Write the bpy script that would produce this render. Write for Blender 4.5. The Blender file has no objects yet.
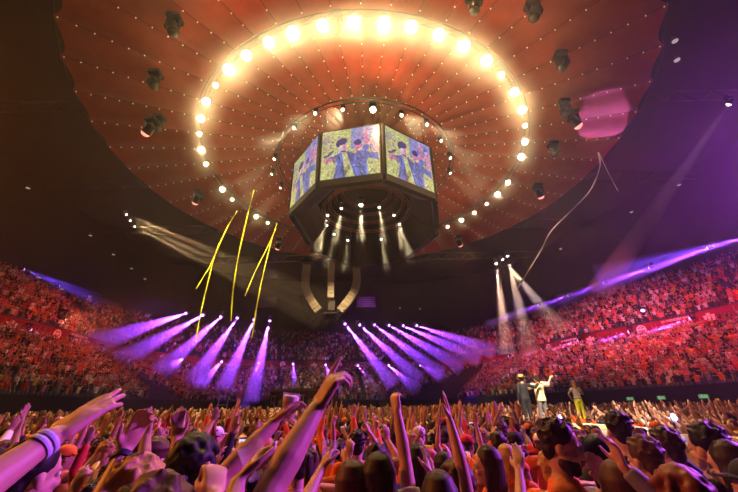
import bpy, bmesh, math, random
import numpy as np
from mathutils import Vector, Matrix

random.seed(7)
RNG = np.random.default_rng(7)
S = bpy.context.scene
COL = S.collection
PI = math.pi

# ------------------------------------------------------------------ camera
F_PX = 335.0
PITCH = math.radians(25.8)
ROLL = math.radians(-1.0)
CAM = Vector((0.0, 0.0, 2.05))
_R0 = Vector((1, 0, 0))
_U0 = Vector((0, -math.sin(PITCH), math.cos(PITCH)))
_FWD = Vector((0, math.cos(PITCH), math.sin(PITCH)))
_RIGHT = (_R0 * math.cos(ROLL) + _U0 * math.sin(ROLL))
_UP = (_U0 * math.cos(ROLL) - _R0 * math.sin(ROLL))
cam_data = bpy.data.cameras.new('camera')
cam = bpy.data.objects.new('camera', cam_data)
COL.objects.link(cam)
m = Matrix((_RIGHT, _UP, -_FWD)).transposed().to_4x4()
m.translation = CAM
cam.matrix_world = m
cam_data.sensor_width = 36.0
cam_data.lens = F_PX / 738.0 * 36.0
cam_data.clip_start = 0.05
cam_data.clip_end = 400
S.camera = cam


def ray(px, py):
    """direction in the place of a photo pixel (used to survey where things stand)"""
    return (_RIGHT * ((px - 369) / F_PX) + _UP * ((246 - py) / F_PX) + _FWD)


def at_z(px, py, z):
    d = ray(px, py)
    return CAM + d * ((z - CAM.z) / d.z)


def at_y(px, py, y):
    d = ray(px, py)
    return CAM + d * (y / d.y)


def at_d(px, py, dist):
    """point at horizontal distance dist"""
    d = ray(px, py)
    return CAM + d * (dist / math.hypot(d.x, d.y))


def at_r(px, py, r):
    return CAM + ray(px, py).normalized() * r


# ------------------------------------------------------------------ scene settings
S.view_settings.view_transform = 'Standard'
S.view_settings.look = 'None'
S.view_settings.exposure = 0.0
S.view_settings.gamma = 1.0
S.view_settings.use_curve_mapping = False
cy = S.cycles
cy.max_bounces = 4
cy.diffuse_bounces = 2
cy.glossy_bounces = 2
cy.transmission_bounces = 4
cy.transparent_max_bounces = 8
cy.volume_bounces = 0
cy.use_denoising = True
cy.use_light_tree = True
cy.sample_clamp_indirect = 4.0
world = bpy.data.worlds.new('world')
S.world = world
world.use_nodes = True
world.node_tree.nodes['Background'].inputs[0].default_value = (0.004, 0.001, 0.004, 1)
world.node_tree.nodes['Background'].inputs[1].default_value = 1.0

# ------------------------------------------------------------------ helpers
MATS = {}


def mat(name, color, rough=0.6, metal=0.0, emit=None, strength=0.0, noise=0.0, nscale=20.0, alpha=1.0, bump=0.0, spec=0.3, trans=0.0):
    if name in MATS:
        return MATS[name]
    M = bpy.data.materials.new(name)
    M.use_nodes = True
    nt = M.node_tree
    b = nt.nodes['Principled BSDF']
    c4 = (*color, 1)
    b.inputs['Base Color'].default_value = c4
    b.inputs['Roughness'].default_value = rough
    b.inputs['Metallic'].default_value = metal
    b.inputs['Specular IOR Level'].default_value = spec
    if trans:
        b.inputs['Transmission Weight'].default_value = trans
        b.inputs['IOR'].default_value = 1.3
    if noise or bump:
        tc = nt.nodes.new('ShaderNodeTexCoord')
        n = nt.nodes.new('ShaderNodeTexNoise')
        n.inputs['Scale'].default_value = nscale
        n.inputs['Detail'].default_value = 4
        nt.links.new(tc.outputs['Object'], n.inputs['Vector'])
        if noise:
            r = nt.nodes.new('ShaderNodeMix')
            r.data_type = 'RGBA'
            r.inputs['A'].default_value = tuple(x * (1 - noise) for x in color) + (1,)
            r.inputs['B'].default_value = tuple(min(1, x * (1 + noise)) for x in color) + (1,)
            nt.links.new(n.outputs['Fac'], r.inputs['Factor'])
            nt.links.new(r.outputs['Result'], b.inputs['Base Color'])
        if bump:
            bp = nt.nodes.new('ShaderNodeBump')
            bp.inputs['Strength'].default_value = bump
            nt.links.new(n.outputs['Fac'], bp.inputs['Height'])
            nt.links.new(bp.outputs['Normal'], b.inputs['Normal'])
    if emit is not None:
        b.inputs['Emission Color'].default_value = (*emit, 1)
        b.inputs['Emission Strength'].default_value = strength
    MATS[name] = M
    return M


class MB:
    """collects shapes for one mesh"""

    def __init__(self):
        self.v, self.f, self.mi = [], [], []

    def add(self, vs, fs, mi=0):
        o = len(self.v)
        self.v += [tuple(x) for x in vs]
        self.f += [tuple(i + o for i in f) for f in fs]
        self.mi += [mi] * len(fs)
        return self

    def box(self, c, s, M=None, mi=0):
        hx, hy, hz = s[0] / 2, s[1] / 2, s[2] / 2
        vs = [Vector((x, y, z)) for z in (-hz, hz) for y in (-hy, hy) for x in (-hx, hx)]
        if M is not None:
            vs = [M @ v for v in vs]
        vs = [v + Vector(c) for v in vs]
        return self.add(vs, [(0, 2, 3, 1), (4, 5, 7, 6), (0, 1, 5, 4), (2, 6, 7, 3), (0, 4, 6, 2), (1, 3, 7, 5)], mi)

    def tube(self, pts, rad, n=8, cap=True, mi=0, flat=None):
        pts = [Vector(p) for p in pts]
        if not hasattr(rad, '__len__'):
            rad = [rad] * len(pts)
        vs, fs = [], []
        d0 = (pts[1] - pts[0]).normalized()
        a = d0.orthogonal().normalized()
        for i, p in enumerate(pts):
            d = (pts[min(i + 1, len(pts) - 1)] - pts[max(i - 1, 0)]).normalized()
            a = (a - d * a.dot(d)).normalized()
            b = d.cross(a)
            for k in range(n):
                t = 2 * PI * k / n
                vs.append(p + (a * math.cos(t) + b * math.sin(t)) * rad[i])
        for i in range(len(pts) - 1):
            for k in range(n):
                fs.append((i * n + k, i * n + (k + 1) % n, (i + 1) * n + (k + 1) % n, (i + 1) * n + k))
        if cap:
            fs.append(tuple(range(n))[::-1])
            fs.append(tuple((len(pts) - 1) * n + k for k in range(n)))
        return self.add(vs, fs, mi)

    def lathe(self, c, prof, n=16, axis=None, mi=0):
        """prof: (radius, height) pairs along axis"""
        ax = Vector(axis or (0, 0, 1)).normalized()
        a = ax.orthogonal().normalized()
        b = ax.cross(a)
        vs, fs = [], []
        for r, h in prof:
            for k in range(n):
                t = 2 * PI * k / n
                vs.append(Vector(c) + ax * h + (a * math.cos(t) + b * math.sin(t)) * r)
        for i in range(len(prof) - 1):
            for k in range(n):
                fs.append((i * n + k, i * n + (k + 1) % n, (i + 1) * n + (k + 1) % n, (i + 1) * n + k))
        fs.append(tuple(range(n))[::-1])
        fs.append(tuple((len(prof) - 1) * n + k for k in range(n)))
        return self.add(vs, fs, mi)

    def ell(self, c, r, M=None, nu=14, nv=9, mi=0):
        vs, fs = [], []
        for j in range(nv + 1):
            ph = PI * j / nv
            for i in range(nu):
                th = 2 * PI * i / nu
                v = Vector((r[0] * math.sin(ph) * math.cos(th), r[1] * math.sin(ph) * math.sin(th), -r[2] * math.cos(ph)))
                if M is not None:
                    v = M @ v
                vs.append(v + Vector(c))
        for j in range(nv):
            for i in range(nu):
                fs.append((j * nu + i, j * nu + (i + 1) % nu, (j + 1) * nu + (i + 1) % nu, (j + 1) * nu + i))
        return self.add(vs, fs, mi)

    def mesh(self, name, smooth=False):
        me = bpy.data.meshes.new(name)
        me.from_pydata(self.v, [], self.f)
        if any(self.mi):
            me.polygons.foreach_set('material_index', self.mi)
        if smooth:
            me.polygons.foreach_set('use_smooth', [True] * len(me.polygons))
        me.update()
        return me

    def build(self, name, mats, parent=None, smooth=False, **k):
        me = self.mesh(name, smooth)
        for x in (mats if isinstance(mats, (list, tuple)) else [mats]):
            me.materials.append(x)
        return obj(name, me, parent, **k)


def obj(name, me, parent=None, **k):
    o = bpy.data.objects.new(name, me)
    COL.objects.link(o)
    if parent is not None:
        o.parent = parent
    for a, b in k.items():
        if b is not None:
            o[a] = b
    return o


def thing(name, label, category, loc=(0, 0, 0), group=None):
    o = bpy.data.objects.new(name, None)
    o.empty_display_size = 0.1
    COL.objects.link(o)
    o.location = loc
    o['label'] = label
    o['category'] = category
    if group:
        o['group'] = group
    return o


def copy_tree(o, parent=None):
    c = o.copy()
    COL.objects.link(c)
    if parent is not None:
        c.parent = parent
    for ch in list(o.children):
        copy_tree(ch, c)
    return c


def aim(o, target, loc=None, up='Y'):
    """turn o so its -Z axis looks at target"""
    if loc is not None:
        o.location = loc
    d = Vector(target) - Vector(o.location)
    o.rotation_euler = d.to_track_quat('-Z', up).to_euler()


N_LIGHT = [0]


def lamp(kind, loc, color, power, target=None, angle=30, blend=0.3, radius=0.05, parent=None):
    N_LIGHT[0] += 1
    l = bpy.data.lights.new('lamp_bulb', kind)
    l.color = color
    l.energy = power
    if kind in ('POINT', 'SPOT'):
        l.shadow_soft_size = radius
    if kind == 'SPOT':
        l.spot_size = math.radians(angle)
        l.spot_blend = blend
    o = bpy.data.objects.new('lamp_bulb', l)
    COL.objects.link(o)
    o.location = loc
    if target is not None:
        aim(o, target)
    if parent is not None:
        bpy.context.view_layer.update()
        o.parent = parent
        o.matrix_parent_inverse = parent.matrix_world.inverted()
    return o


# ------------------------------------------------------------------ bowl plan (line of the red balcony fascia, surveyed at its lower edge)
Z_B = 10.0
_edge = [(0, 330), (60, 342.5), (100, 352), (164, 362), (250, 368), (380, 368.5), (440, 366.5), (500, 362.5), (550, 352.5), (600, 342.6), (650, 335), (700, 326), (738, 318)]
_pts = [at_z(x, y, Z_B) for x, y in _edge]
_pts = [Vector((p.x, p.y)) for p in _pts]
# ------------------------------------------------------------------ bowl curve
_pts = [Vector((-39.6, 16)), Vector((-39.5, 26))] + _pts + [Vector((40.2, 27)), Vector((40.6, 17))]


def catmull(P, n):
    out = []
    for i in range(len(P) - 1):
        p0, p1, p2, p3 = P[max(i - 1, 0)], P[i], P[i + 1], P[min(i + 2, len(P) - 1)]
        for k in range(n):
            t = k / n
            out.append(0.5 * ((2 * p1) + (p2 - p0) * t + (2 * p0 - 5 * p1 + 4 * p2 - p3) * t * t + (3 * p1 - p0 - 3 * p2 + p3) * t ** 3))
    out.append(P[-1])
    return out


_dense = catmull(_pts, 12)
for _ in range(40):
    _dense = [_dense[0]] + [(_dense[i - 1] + _dense[i] * 2 + _dense[i + 1]) / 4 for i in range(1, len(_dense) - 1)] + [_dense[-1]]
_L = [0]
for i in range(1, len(_dense)):
    _L.append(_L[-1] + (_dense[i] - _dense[i - 1]).length)
BLEN = _L[-1]


def bowl(s, o=0.0):
    """plan point at arc length s along the bowl, o metres outward; also the outward normal"""
    s = min(max(s, 0), BLEN)
    import bisect
    i = min(max(bisect.bisect_left(_L, s), 1), len(_L) - 1)
    t = (s - _L[i - 1]) / (_L[i] - _L[i - 1])
    p = _dense[i - 1].lerp(_dense[i], t)
    d = _dense[min(i + 2, len(_L) - 1)] - _dense[max(i - 3, 0)]
    d.normalize()
    n = Vector((-d.y, d.x))
    return p + n * o, n


def s_of(x, y):
    """arc length of the bowl point nearest in direction to plan point"""
    a = math.atan2(x, y)
    best = min(range(len(_dense)), key=lambda i: abs(math.atan2(_dense[i].x, _dense[i].y) - a))
    return _L[best]


NB = 120


def strip(prof, s0=0.0, s1=None, closed=False, n=NB):
    s1 = BLEN if s1 is None else s1
    mb = MB()
    vs, fs = [], []
    k = len(prof)
    for i in range(n + 1):
        s = s0 + (s1 - s0) * i / n
        for o, z in prof:
            p, _ = bowl(s, o)
            vs.append((p.x, p.y, z))
    for i in range(n):
        for j in range(k if closed else k - 1):
            fs.append((i * k + j, i * k + (j + 1) % k, (i + 1) * k + (j + 1) % k, (i + 1) * k + j))
    if closed:
        fs.append(tuple(range(k)))
        fs.append(tuple(n * k + j for j in range(k))[::-1])
    return mb.add(vs, fs)


def steps(o0, z0, o1, z1, n):
    out = []
    for i in range(n):
        a, b = o0 + (o1 - o0) * i / n, o0 + (o1 - o0) * (i + 1) / n
        z = z0 + (z1 - z0) * i / n
        out += [(a, z), (b, z)]
    return out


M_black = mat('black_drape', (0.012, 0.010, 0.014), 0.9, noise=0.3, nscale=3)
M_dark = mat('dark_concrete', (0.05, 0.045, 0.045), 0.8, noise=0.3, nscale=0.6)
M_roof = mat('roof_steel', (0.035, 0.022, 0.017), 0.85, noise=0.35, nscale=0.3)
M_red = mat('red_fascia', (0.26, 0.012, 0.022), 0.45, noise=0.08, nscale=0.5)
M_truss = mat('black_truss', (0.02, 0.02, 0.022), 0.5, metal=0.6)
M_white = mat('white_print', (0.85, 0.8, 0.78), 0.5)
M_gold = mat('gold_print', (0.75, 0.5, 0.15), 0.5)

# floor
mb = MB()
vs = [(-27, -3, 0)]
mb.add([(-60, -4, 0), (60, -4, 0), (60, 110, 0), (-60, 110, 0), (-60, -4, -0.3), (60, -4, -0.3), (60, 110, -0.3), (-60, 110, -0.3)], [(0, 1, 2, 3), (7, 6, 5, 4), (0, 4, 5, 1), (1, 5, 6, 2), (2, 6, 7, 3), (3, 7, 4, 0)])
mb.build('floor', mat('arena_floor', (0.03, 0.028, 0.03), 0.5, noise=0.3, nscale=1), kind='structure')

LOW = (-14.0, 2.7, -0.6, 9.3)
UPP = (0.3, 11.0, 9.2, 18.6)
strip([(-14.3, 0), (-14.3, 3.3), (-14.1, 3.3), (-14.1, 0)], closed=True).build('wall_black', M_black, kind='structure')
lo = steps(*LOW, 16)
strip([(LOW[0], 0)] + lo + [(LOW[2], LOW[3]), (LOW[2] + 0.1, 0)], closed=True).build('trim_lower_terrace', M_dark, kind='structure')
up = steps(*UPP, 12)
strip([(-0.4, 9.6)] + up + [(UPP[2], UPP[3]), (9.4, 9.6)], closed=True).build('trim_upper_terrace', M_dark, kind='structure')
strip([(9.4, 9.6), (9.4, 33), (9.9, 33), (9.9, 9.6)], closed=True).build('wall_upper', M_roof, kind='structure')
# roof of the hall
mb = MB()
mb.add([(-62, -4, 33), (62, -4, 33), (62, 112, 33), (-62, 112, 33), (-62, -4, 33.6), (62, -4, 33.6), (62, 112, 33.6), (-62, 112, 33.6)], [(3, 2, 1, 0), (4, 5, 6, 7), (0, 1, 5, 4), (1, 2, 6, 5), (2, 3, 7, 6), (3, 0, 4, 7)])
mb.build('ceiling', M_roof, kind='structure')
for i, y in enumerate((12, 26, 40, 54, 68, 82)):
    mb = MB()
    for x0 in np.arange(-50, 50, 4.0):
        mb.tube([(x0, y, 32.8), (x0 + 2, y, 31.3)], 0.07, 5)
        mb.tube([(x0 + 2, y, 31.3), (x0 + 4, y, 32.8)], 0.07, 5)
    mb.tube([(-50, y, 31.3), (50, y, 31.3)], 0.11, 6)
    mb.tube([(-50, y, 32.8), (50, y, 32.8)], 0.11, 6)
    mb.build(f'trim_{i + 1}', M_roof, kind='structure')

# ------------------------------------------------------------------ red balcony fascia with its lettering
fas = thing('balcony_banner', 'long red printed banner running round the balcony front between the two tiers', 'banner')
strip([(-0.85, 9.95), (-0.85, 11.35), (-0.45, 11.35), (-0.45, 9.95)], closed=True).build('banner_cloth', M_red, fas)


def on_banner(px):
    """arc length along the bowl under a photo column on the banner"""
    best = None
    for i in range(0, 1200):
        s = BLEN * i / 1200
        p, _ = bowl(s, -0.85)
        v = Vector((p.x, p.y, 10.6)) - CAM
        dz = v.dot(_FWD)
        if dz <= 0:
            continue
        x = 369 + F_PX * v.dot(_RIGHT) / dz
        e = abs(x - px)
        if best is None or e < best[0]:
            best = (e, s)
    return best[1]


def text_mesh(body, size, bold=0.0):
    c = bpy.data.curves.new('lettering', 'FONT')
    c.body = body
    c.size = size
    c.align_x = 'CENTER'
    c.align_y = 'CENTER'
    c.extrude = 0.01
    c.offset = bold
    o = bpy.data.objects.new('lettering', c)
    COL.objects.link(o)
    dg = bpy.context.evaluated_depsgraph_get()
    me = bpy.data.meshes.new_from_object(o.evaluated_get(dg))
    bpy.data.objects.remove(o)
    bpy.data.curves.remove(c)
    me.name = 'lettering'
    return me


def banner_frame(s):
    p, n = bowl(s, -0.9)
    x = Vector((n.y, -n.x, 0))
    inn = Vector((-n.x, -n.y, 0))
    M = Matrix((x, Vector((0, 0, 1)), inn)).transposed().to_4x4()
    M.translation = Vector((p.x, p.y, 10.65))
    # x must run to the viewer's right
    v = Vector((p.x, p.y, 0))
    if x.cross(v).z > 0:
        pass
    return M


me_top = text_mesh('DE VRIENDEN VAN', 0.36, 0.008)
me_live = text_mesh('AmstelLIVE!', 0.85, 0.02)


def disc_mb(r0, r1, n=24, h=0.03):
    mb = MB()
    vs, fs = [], []
    for k in range(n):
        t = 2 * PI * k / n
        for r, z in ((r0, 0), (r0, h), (r1, h), (r1, 0)):
            vs.append((r * math.cos(t), r * math.sin(t), z))
    for k in range(n):
        for j in range(4):
            fs.append((k * 4 + j, k * 4 + (j + 1) % 4, ((k + 1) % n) * 4 + (j + 1) % 4, ((k + 1) % n) * 4 + j))
    return mb.add(vs, fs)


crest_ring = disc_mb(0.42, 0.56).mesh('crest_ring')
mb = MB()
mb.box((0, 0.05, 0.02), (0.8, 0.2, 0.04))
mb.box((0, -0.18, 0.02), (0.45, 0.1, 0.04))
mb.box((0, 0.26, 0.02), (0.3, 0.1, 0.04))
crest_bar = mb.mesh('crest_bar')
mb = MB()
for k in range(3):     # little white group of three raised glasses
    x = (k - 1) * 0.42
    h = 0.75 if k == 1 else 0.55
    mb.add([(x - 0.14, -0.4, 0), (x + 0.14, -0.4, 0), (x + 0.19, -0.4 + h, 0), (x - 0.19, -0.4 + h, 0), (x - 0.14, -0.4, 0.03), (x + 0.14, -0.4, 0.03), (x + 0.19, -0.4 + h, 0.03), (x - 0.19, -0.4 + h, 0.03)], [(4, 5, 6, 7), (0, 1, 5, 4), (1, 2, 6, 5), (2, 3, 7, 6), (3, 0, 4, 7)])
mb.box((0, -0.47, 0.015), (1.3, 0.08, 0.03))
emblem = mb.mesh('emblem')
for px, what in ((11, 'e'), (56, 'c'), (78, 't'), (140, 'c'), (163, 'e'), (193, 'e'), (283, 'c'), (314, 'e'), (340, 'c'), (364, 't'), (415, 'c'), (512, 'e'), (517, 'e'), (549, 'c'), (570, 't'), (591, 'e'), (642, 'c'), (676, 't'), (710, 'e')):
    if px in (193, 517):
        continue
    M = banner_frame(on_banner(px))
    if what == 't':
        for me, dz, mm in ((me_top, 0.42, M_white), (me_live, -0.15, M_white)):
            o = obj('lettering', me.copy(), fas)
            o.data.materials.clear()
            o.data.materials.append(mm)
            o.matrix_local = M @ Matrix.Translation((0, dz, 0))
    elif what == 'c':
        for me, mm in ((crest_ring, M_white), (crest_bar, M_white)):
            o = obj('crest', me, fas)
            if not me.materials:
                me.materials.append(mm)
            o.matrix_local = M
    else:
        o = obj('emblem', emblem, fas)
        if not emblem.materials:
            emblem.materials.append(M_white)
        o.matrix_local = M

# exit signs on the black wall to the right
M_exit = mat('exit_green', (0.05, 0.5, 0.2), 0.5, emit=(0.25, 0.85, 0.4), strength=0.35)
for k, px in enumerate((632, 664.5, 707)):
    d = ray(px, 402.5)
    best = min((abs(math.atan2(bowl(BLEN * i / 2000, -14.3)[0].x, bowl(BLEN * i / 2000, -14.3)[0].y) - math.atan2(d.x, d.y)), BLEN * i / 2000) for i in range(1000, 2000))
    p, n = bowl(best[1], -14.36)
    ex = thing('exit_sign', ('farthest', 'middle', 'nearest')[k] + ' of the three small green exit signs on the black wall below the right-hand stand', 'sign', (p.x, p.y, 2.45))
    ex.rotation_euler = (0, 0, math.atan2(-n.x, n.y) + PI)
    MB().box((0, 0, 0), (.8, 0.1, 0.34)).build('sign_box', M_black, ex)
    MB().box((0, 0.056, 0), (0.72, 0.02, 0.27)).build('sign_face', M_exit, ex)
    mb = MB()   # running figure and arrow
    mb.box((0.12, 0.07, 0.0), (0.08, 0.012, 0.2))
    mb.box((0.12, 0.07, 0.13), (0.07, 0.012, 0.06))
    mb.box((-0.15, 0.07, 0), (0.25, 0.012, 0.05))
    mb.build('pictogram', M_white, ex)

# ------------------------------------------------------------------ canopy of red cloth with strings of bulbs
CX, CY = -0.3, 32.0
can = thing('ceiling_canopy', 'huge round red pleated cloth canopy with strings of tiny lights under the roof', 'canopy', (CX, CY, 28.5))
NR = 48
R_IN, R_OUT = 4.0, 28.6


def can_z(r, frac):
    """height under the canopy root; frac is position between two ribs 0..1"""
    sag = math.sin(PI * frac) ** 1.0
    base = 2.2 * (1 - (r / R_OUT)) ** 1.1
    return base - sag * (0.10 + 0.55 * (r / R_OUT) ** 2)


vs, fs = [], []
SUB, NRAD = 8, 26
for i in range(NR * SUB):
    a = 2 * PI * i / (NR * SUB)
    fr = (i % SUB) / SUB
    for j in range(NRAD + 1):
        r = R_IN + (R_OUT - R_IN) * j / NRAD
        if j == NRAD:
            r -= 0.75 * math.sin(PI * fr)
        vs.append((r * math.cos(a), r * math.sin(a), can_z(r, fr)))
n_ = NR * SUB
for i in range(n_):
    for j in range(NRAD):
        fs.append((i * (NRAD + 1) + j, i * (NRAD + 1) + j + 1, ((i + 1) % n_) * (NRAD + 1) + j + 1, ((i + 1) % n_) * (NRAD + 1) + j))
M_cloth = mat('red_cloth', (0.46, 0.055, 0.022), 0.75, noise=0.25, nscale=1.2)
MB().add(vs, fs).build('cloth', M_cloth, can, smooth=True)
M_bulb = mat('tiny_bulb', (1, 0.8, 0.6), 0.4, emit=(1.0, 0.72, 0.45), strength=0.8)
for k in range(NR):
    a = 2 * PI * k / NR
    mb = MB()
    for r in np.linspace(6.5, 28.3, 21):
        c = (r * math.cos(a), r * math.sin(a), can_z(r, 0) - 0.08)
        mb.ell(c, (0.055, 0.055, 0.055), nu=5, nv=4)
    mb.tube([(6.5 * math.cos(a), 6.5 * math.sin(a), can_z(6.5, 0) - 0.02), (17 * math.cos(a), 17 * math.sin(a), can_z(17, 0) - 0.02), (28.5 * math.cos(a), 28.5 * math.sin(a), can_z(28.5, 0) - 0.02)], 0.025, 5, mi=1)
    mb.build('light_string', [M_bulb, M_truss], can)
mb = MB()
for k in range(96):
    a = 2 * PI * k / 96
    b = 2 * PI * (k + 1) / 96
    mb.tube([(R_OUT * math.cos(a), R_OUT * math.sin(a), 0.06), (R_OUT * math.cos(b), R_OUT * math.sin(b), 0.06)], 0.09, 6)
mb.build('rim_tube', M_truss, can)

# ------------------------------------------------------------------ lamps
M_case = mat('lamp_case', (0.015, 0.015, 0.017), 0.4, metal=0.3)
WARM = (1.0, 0.58, 0.2)


def lens_mat(name, col, strength):
    return mat(name, (0.8, 0.8, 0.8), 0.3, emit=col, strength=strength)


M_lens_warm = lens_mat('lens_warm', (1.0, 0.78, 0.42), 60)
M_lens_dim = lens_mat('lens_warm_dim', (1.0, 0.72, 0.38), 14)
M_lens_violet = lens_mat('lens_violet', (0.6, 0.25, 1.0), 7)
M_lens_white = lens_mat('lens_white', (1.0, 0.9, 0.7), 14)
M_lens_small = lens_mat('lens_small', (1.0, 0.85, 0.6), 5)
M_lens_pink = lens_mat('lens_pink', (1.0, 0.75, 0.8), 6)
HAZE_M = {}


def beam_haze(label, group, loc, d, L, angle, r0=.12, dens=.06):
    """thicker haze drifting through one lamp's beam; it only shows where the lamp lights it"""
    if dens not in HAZE_M:
        M = bpy.data.materials.new('beam_haze')
        M.use_nodes = True
        nt = M.node_tree
        nt.nodes.clear()
        out = nt.nodes.new('ShaderNodeOutputMaterial')
        v = nt.nodes.new('ShaderNodeVolumeScatter')
        v.inputs['Color'].default_value = (.97, .97, .97, 1)
        v.inputs['Density'].default_value = dens
        v.inputs['Anisotropy'].default_value = .3
        nt.links.new(v.outputs[0], out.inputs['Volume'])
        HAZE_M[dens] = M
    t = math.tan(math.radians(angle / 2)) * 1.02
    mb = MB()
    mb.lathe(loc, [(r0, 0), (r0 + t * L, L)], 20, d)  # cone follows the spot angle so the beam becomes visible
    o = mb.build('beam_haze', HAZE_M[dens], None, kind='stuff', label=label, category='haze', group=group)
    return o


M_lens_off = mat('lens_off', (0.1, 0.09, 0.06), 0.12, spec=0.8)


def moving_head(name, label, category, loc, target, size, lens, group=None, hang=True):
    """base box, yoke and a round head that looks at target"""
    t = thing(name, label, category, loc, group)
    sg = 1 if hang else -1
    mb = MB()
    mb.box((0, 0, sg * size * 0.95), (size * 0.9, size * 0.9, size * 0.35))
    mb.build('base', M_case, t)
    d = (Vector(target) - Vector(loc)).normalized()
    mb = MB()
    for s in (-1, 1):
        mb.box((s * size * 0.48, 0, sg * size * 0.42), (size * 0.1, size * 0.3, size * 0.95))
    mb.box((0, 0, sg * size * 0.84), (size * 1.0, size * 0.3, size * 0.1))
    mb.build('yoke', M_case, t)
    mb = MB()
    mb.lathe((0, 0, 0), [(size * 0.22, -size * 0.5), (size * 0.36, -size * 0.38), (size * 0.38, 0.1 * size), (size * 0.42, 0.42 * size), (size * 0.4, 0.47 * size)], 14, d)
    mb.build('head', M_case, t, smooth=False)
    mb = MB()
    mb.lathe(d * size * 0.47, [(size * 0.36, 0), (size * 0.34, size * 0.12), (size * 0.24, size * 0.24), (size * 0.08, size * 0.29)], 14, d)
    mb.build('lens', lens, t)
    return t


# ring of warm blinders under the canopy
_ring_px = [(290, 28, 1), (265.6, 38.5, .8), (244.4, 53.7, .7), (226.6, 68.3, 1), (213.7, 84.6, .22), (208.3, 103, .6), (202.7, 119.6, .55), (202, 135, .2), (206.4, 151, .55), (210.4, 164.8, .25), (227, 189.4, .4), (237, 199, .15), (259.3, 215.8, .3), (270, 222, .15),
            (321.8, 22.8, .9), (353, 16.3, 1.1), (385, 18.2, 1.1), (413, 22.7, .9), (441.7, 30.5, .9), (465, 45, 1), (485.6, 62, .9), (502.7, 74.4, .3), (513.7, 93, .7), (518, 112, .7), (521.8, 127, .22), (521.3, 143, .4), (517.4, 158, .55), (503.9, 182.8, .3), (493, 194, .5), (485, 204, .1), (471, 212, .2), (458, 219, .3), (446, 226, .12), (434, 231, .15)]
_ring = []
RC = Vector((-0.45, 32.0))
for x, y, w in _ring_px:
    p = at_z(x, y, 26.5)
    v = Vector((p.x, p.y)) - RC
    _ring.append((math.atan2(v.x, -v.y), w))
_ring.sort()
# the two or three hidden behind the screen cluster
RR = 17.6
K_RING = 17.0
K_SPOT = 2100.0
ORDN = "1st 2nd 3rd 4th 5th 6th 7th 8th 9th 10th 11th 12th 13th 14th 15th 16th 17th 18th 19th 20th".split()
mb = MB()
for k in range(72):
    a, b = 2 * PI * k / 72, 2 * PI * (k + 1) / 72
    for dr, dz in ((0, 0), (0.5, 0), (0.25, 0.45)):
        mb.tube([(RC.x + (RR + dr) * math.cos(a), RC.y + (RR + dr) * math.sin(a), 27.2 + dz), (RC.x + (RR + dr) * math.cos(b), RC.y + (RR + dr) * math.sin(b), 27.2 + dz)], 0.05, 5)
    mb.tube([(RC.x + RR * math.cos(a), RC.y + RR * math.sin(a), 27.2), (RC.x + (RR + .25) * math.cos(b), RC.y + (RR + .25) * math.sin(b), 27.65)], 0.03, 4)
tr = mb.build('ring_truss', M_truss)
tr['label'] = 'large circular black lighting truss close under the red canopy carrying the warm lamps'
tr['category'] = 'truss'


def clock_word(a):
    """a: 0 towards the viewer, + to the right"""
    h = round(((PI - a) % (2 * PI)) / (2 * PI) * 12)
    return h


for i, (a, w) in enumerate(_ring):
    loc = Vector((RC.x + RR * math.sin(a), RC.y - RR * math.cos(a), 26.55))
    side = 'right' if a > 0 else 'left'
    deg = abs(math.degrees(a))
    size = 'large' if w >= 0.6 else ('mid-sized' if w >= 0.3 else 'small')
    n_same = 1 + sum(1 for b, _ in _ring if (b > 0) == (a > 0) and abs(b) < abs(a))
    t = thing("blinder_lamp", f"{size} warm ring lamp, {ORDN[n_same - 1]} up the {side} arc from the front", "lamp", loc, "warm lamps on the canopy ring")
    d = (Vector((0, 6, 2)) - loc).normalized()
    r = 0.16 + 0.26 * min(w, 1.0)
    MB().lathe((0, 0, 0), [(r * 0.5, -r * 1.1), (r * 1.05, -r * 0.7), (r * 1.15, 0.0), (r * 1.1, 0.05)], 14, d).build('housing', M_case, t)
    MB().lathe(d * 0.05, [(r, 0), (r * 0.85, r * 0.14), (r * 0.3, r * 0.22)], 14, d).build('lens', M_lens_warm if w > 0.28 else M_lens_dim, t)
    mb = MB()
    mb.tube([(-r * 1.2, 0, 0), (-r * 1.2, 0, 0.5), (r * 1.2, 0, 0.5), (r * 1.2, 0, 0)], 0.035, 5)
    mb.tube([(0, 0, 0.5), (0, 0, 0.68)], 0.05, 6)
    mb.build('yoke', M_case, t)
    lamp('POINT', loc + d * (r * 0.9 + 0.12), WARM, K_RING * w * 4 * PI, radius=0.1)
    lamp('SPOT', loc + d * (r * 0.9 + 0.12), WARM, K_SPOT * w, loc + d * 5 , 130, 1.0, 0.1)

# added balls of haze that give the warm lamps their halos
M_halo = bpy.data.materials.new('lamp_halo_haze')
M_halo.use_nodes = True
nt = M_halo.node_tree
nt.nodes.clear()
out = nt.nodes.new('ShaderNodeOutputMaterial')
v = nt.nodes.new('ShaderNodeVolumeScatter')
v.inputs['Color'].default_value = (1, .95, .85, 1)
tc = nt.nodes.new('ShaderNodeTexCoord')
gr = nt.nodes.new('ShaderNodeTexGradient')
gr.gradient_type = 'SPHERICAL'
pw = nt.nodes.new('ShaderNodeMath')
pw.operation = 'POWER'
pw.inputs[1].default_value = 1.6
ml = nt.nodes.new('ShaderNodeMath')
ml.operation = 'MULTIPLY'
ml.inputs[1].default_value = .26
nt.links.new(tc.outputs['Object'], gr.inputs['Vector'])
nt.links.new(gr.outputs['Fac'], pw.inputs[0])
nt.links.new(pw.outputs[0], ml.inputs[0])
nt.links.new(ml.outputs[0], v.inputs['Density'])
v.inputs['Anisotropy'].default_value = .5
nt.links.new(v.outputs[0], out.inputs['Volume'])
HALO_BALL = MB().ell((0, 0, 0), (1, 1, 1), None, 24, 16).mesh('lamp_halo_haze')
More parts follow.
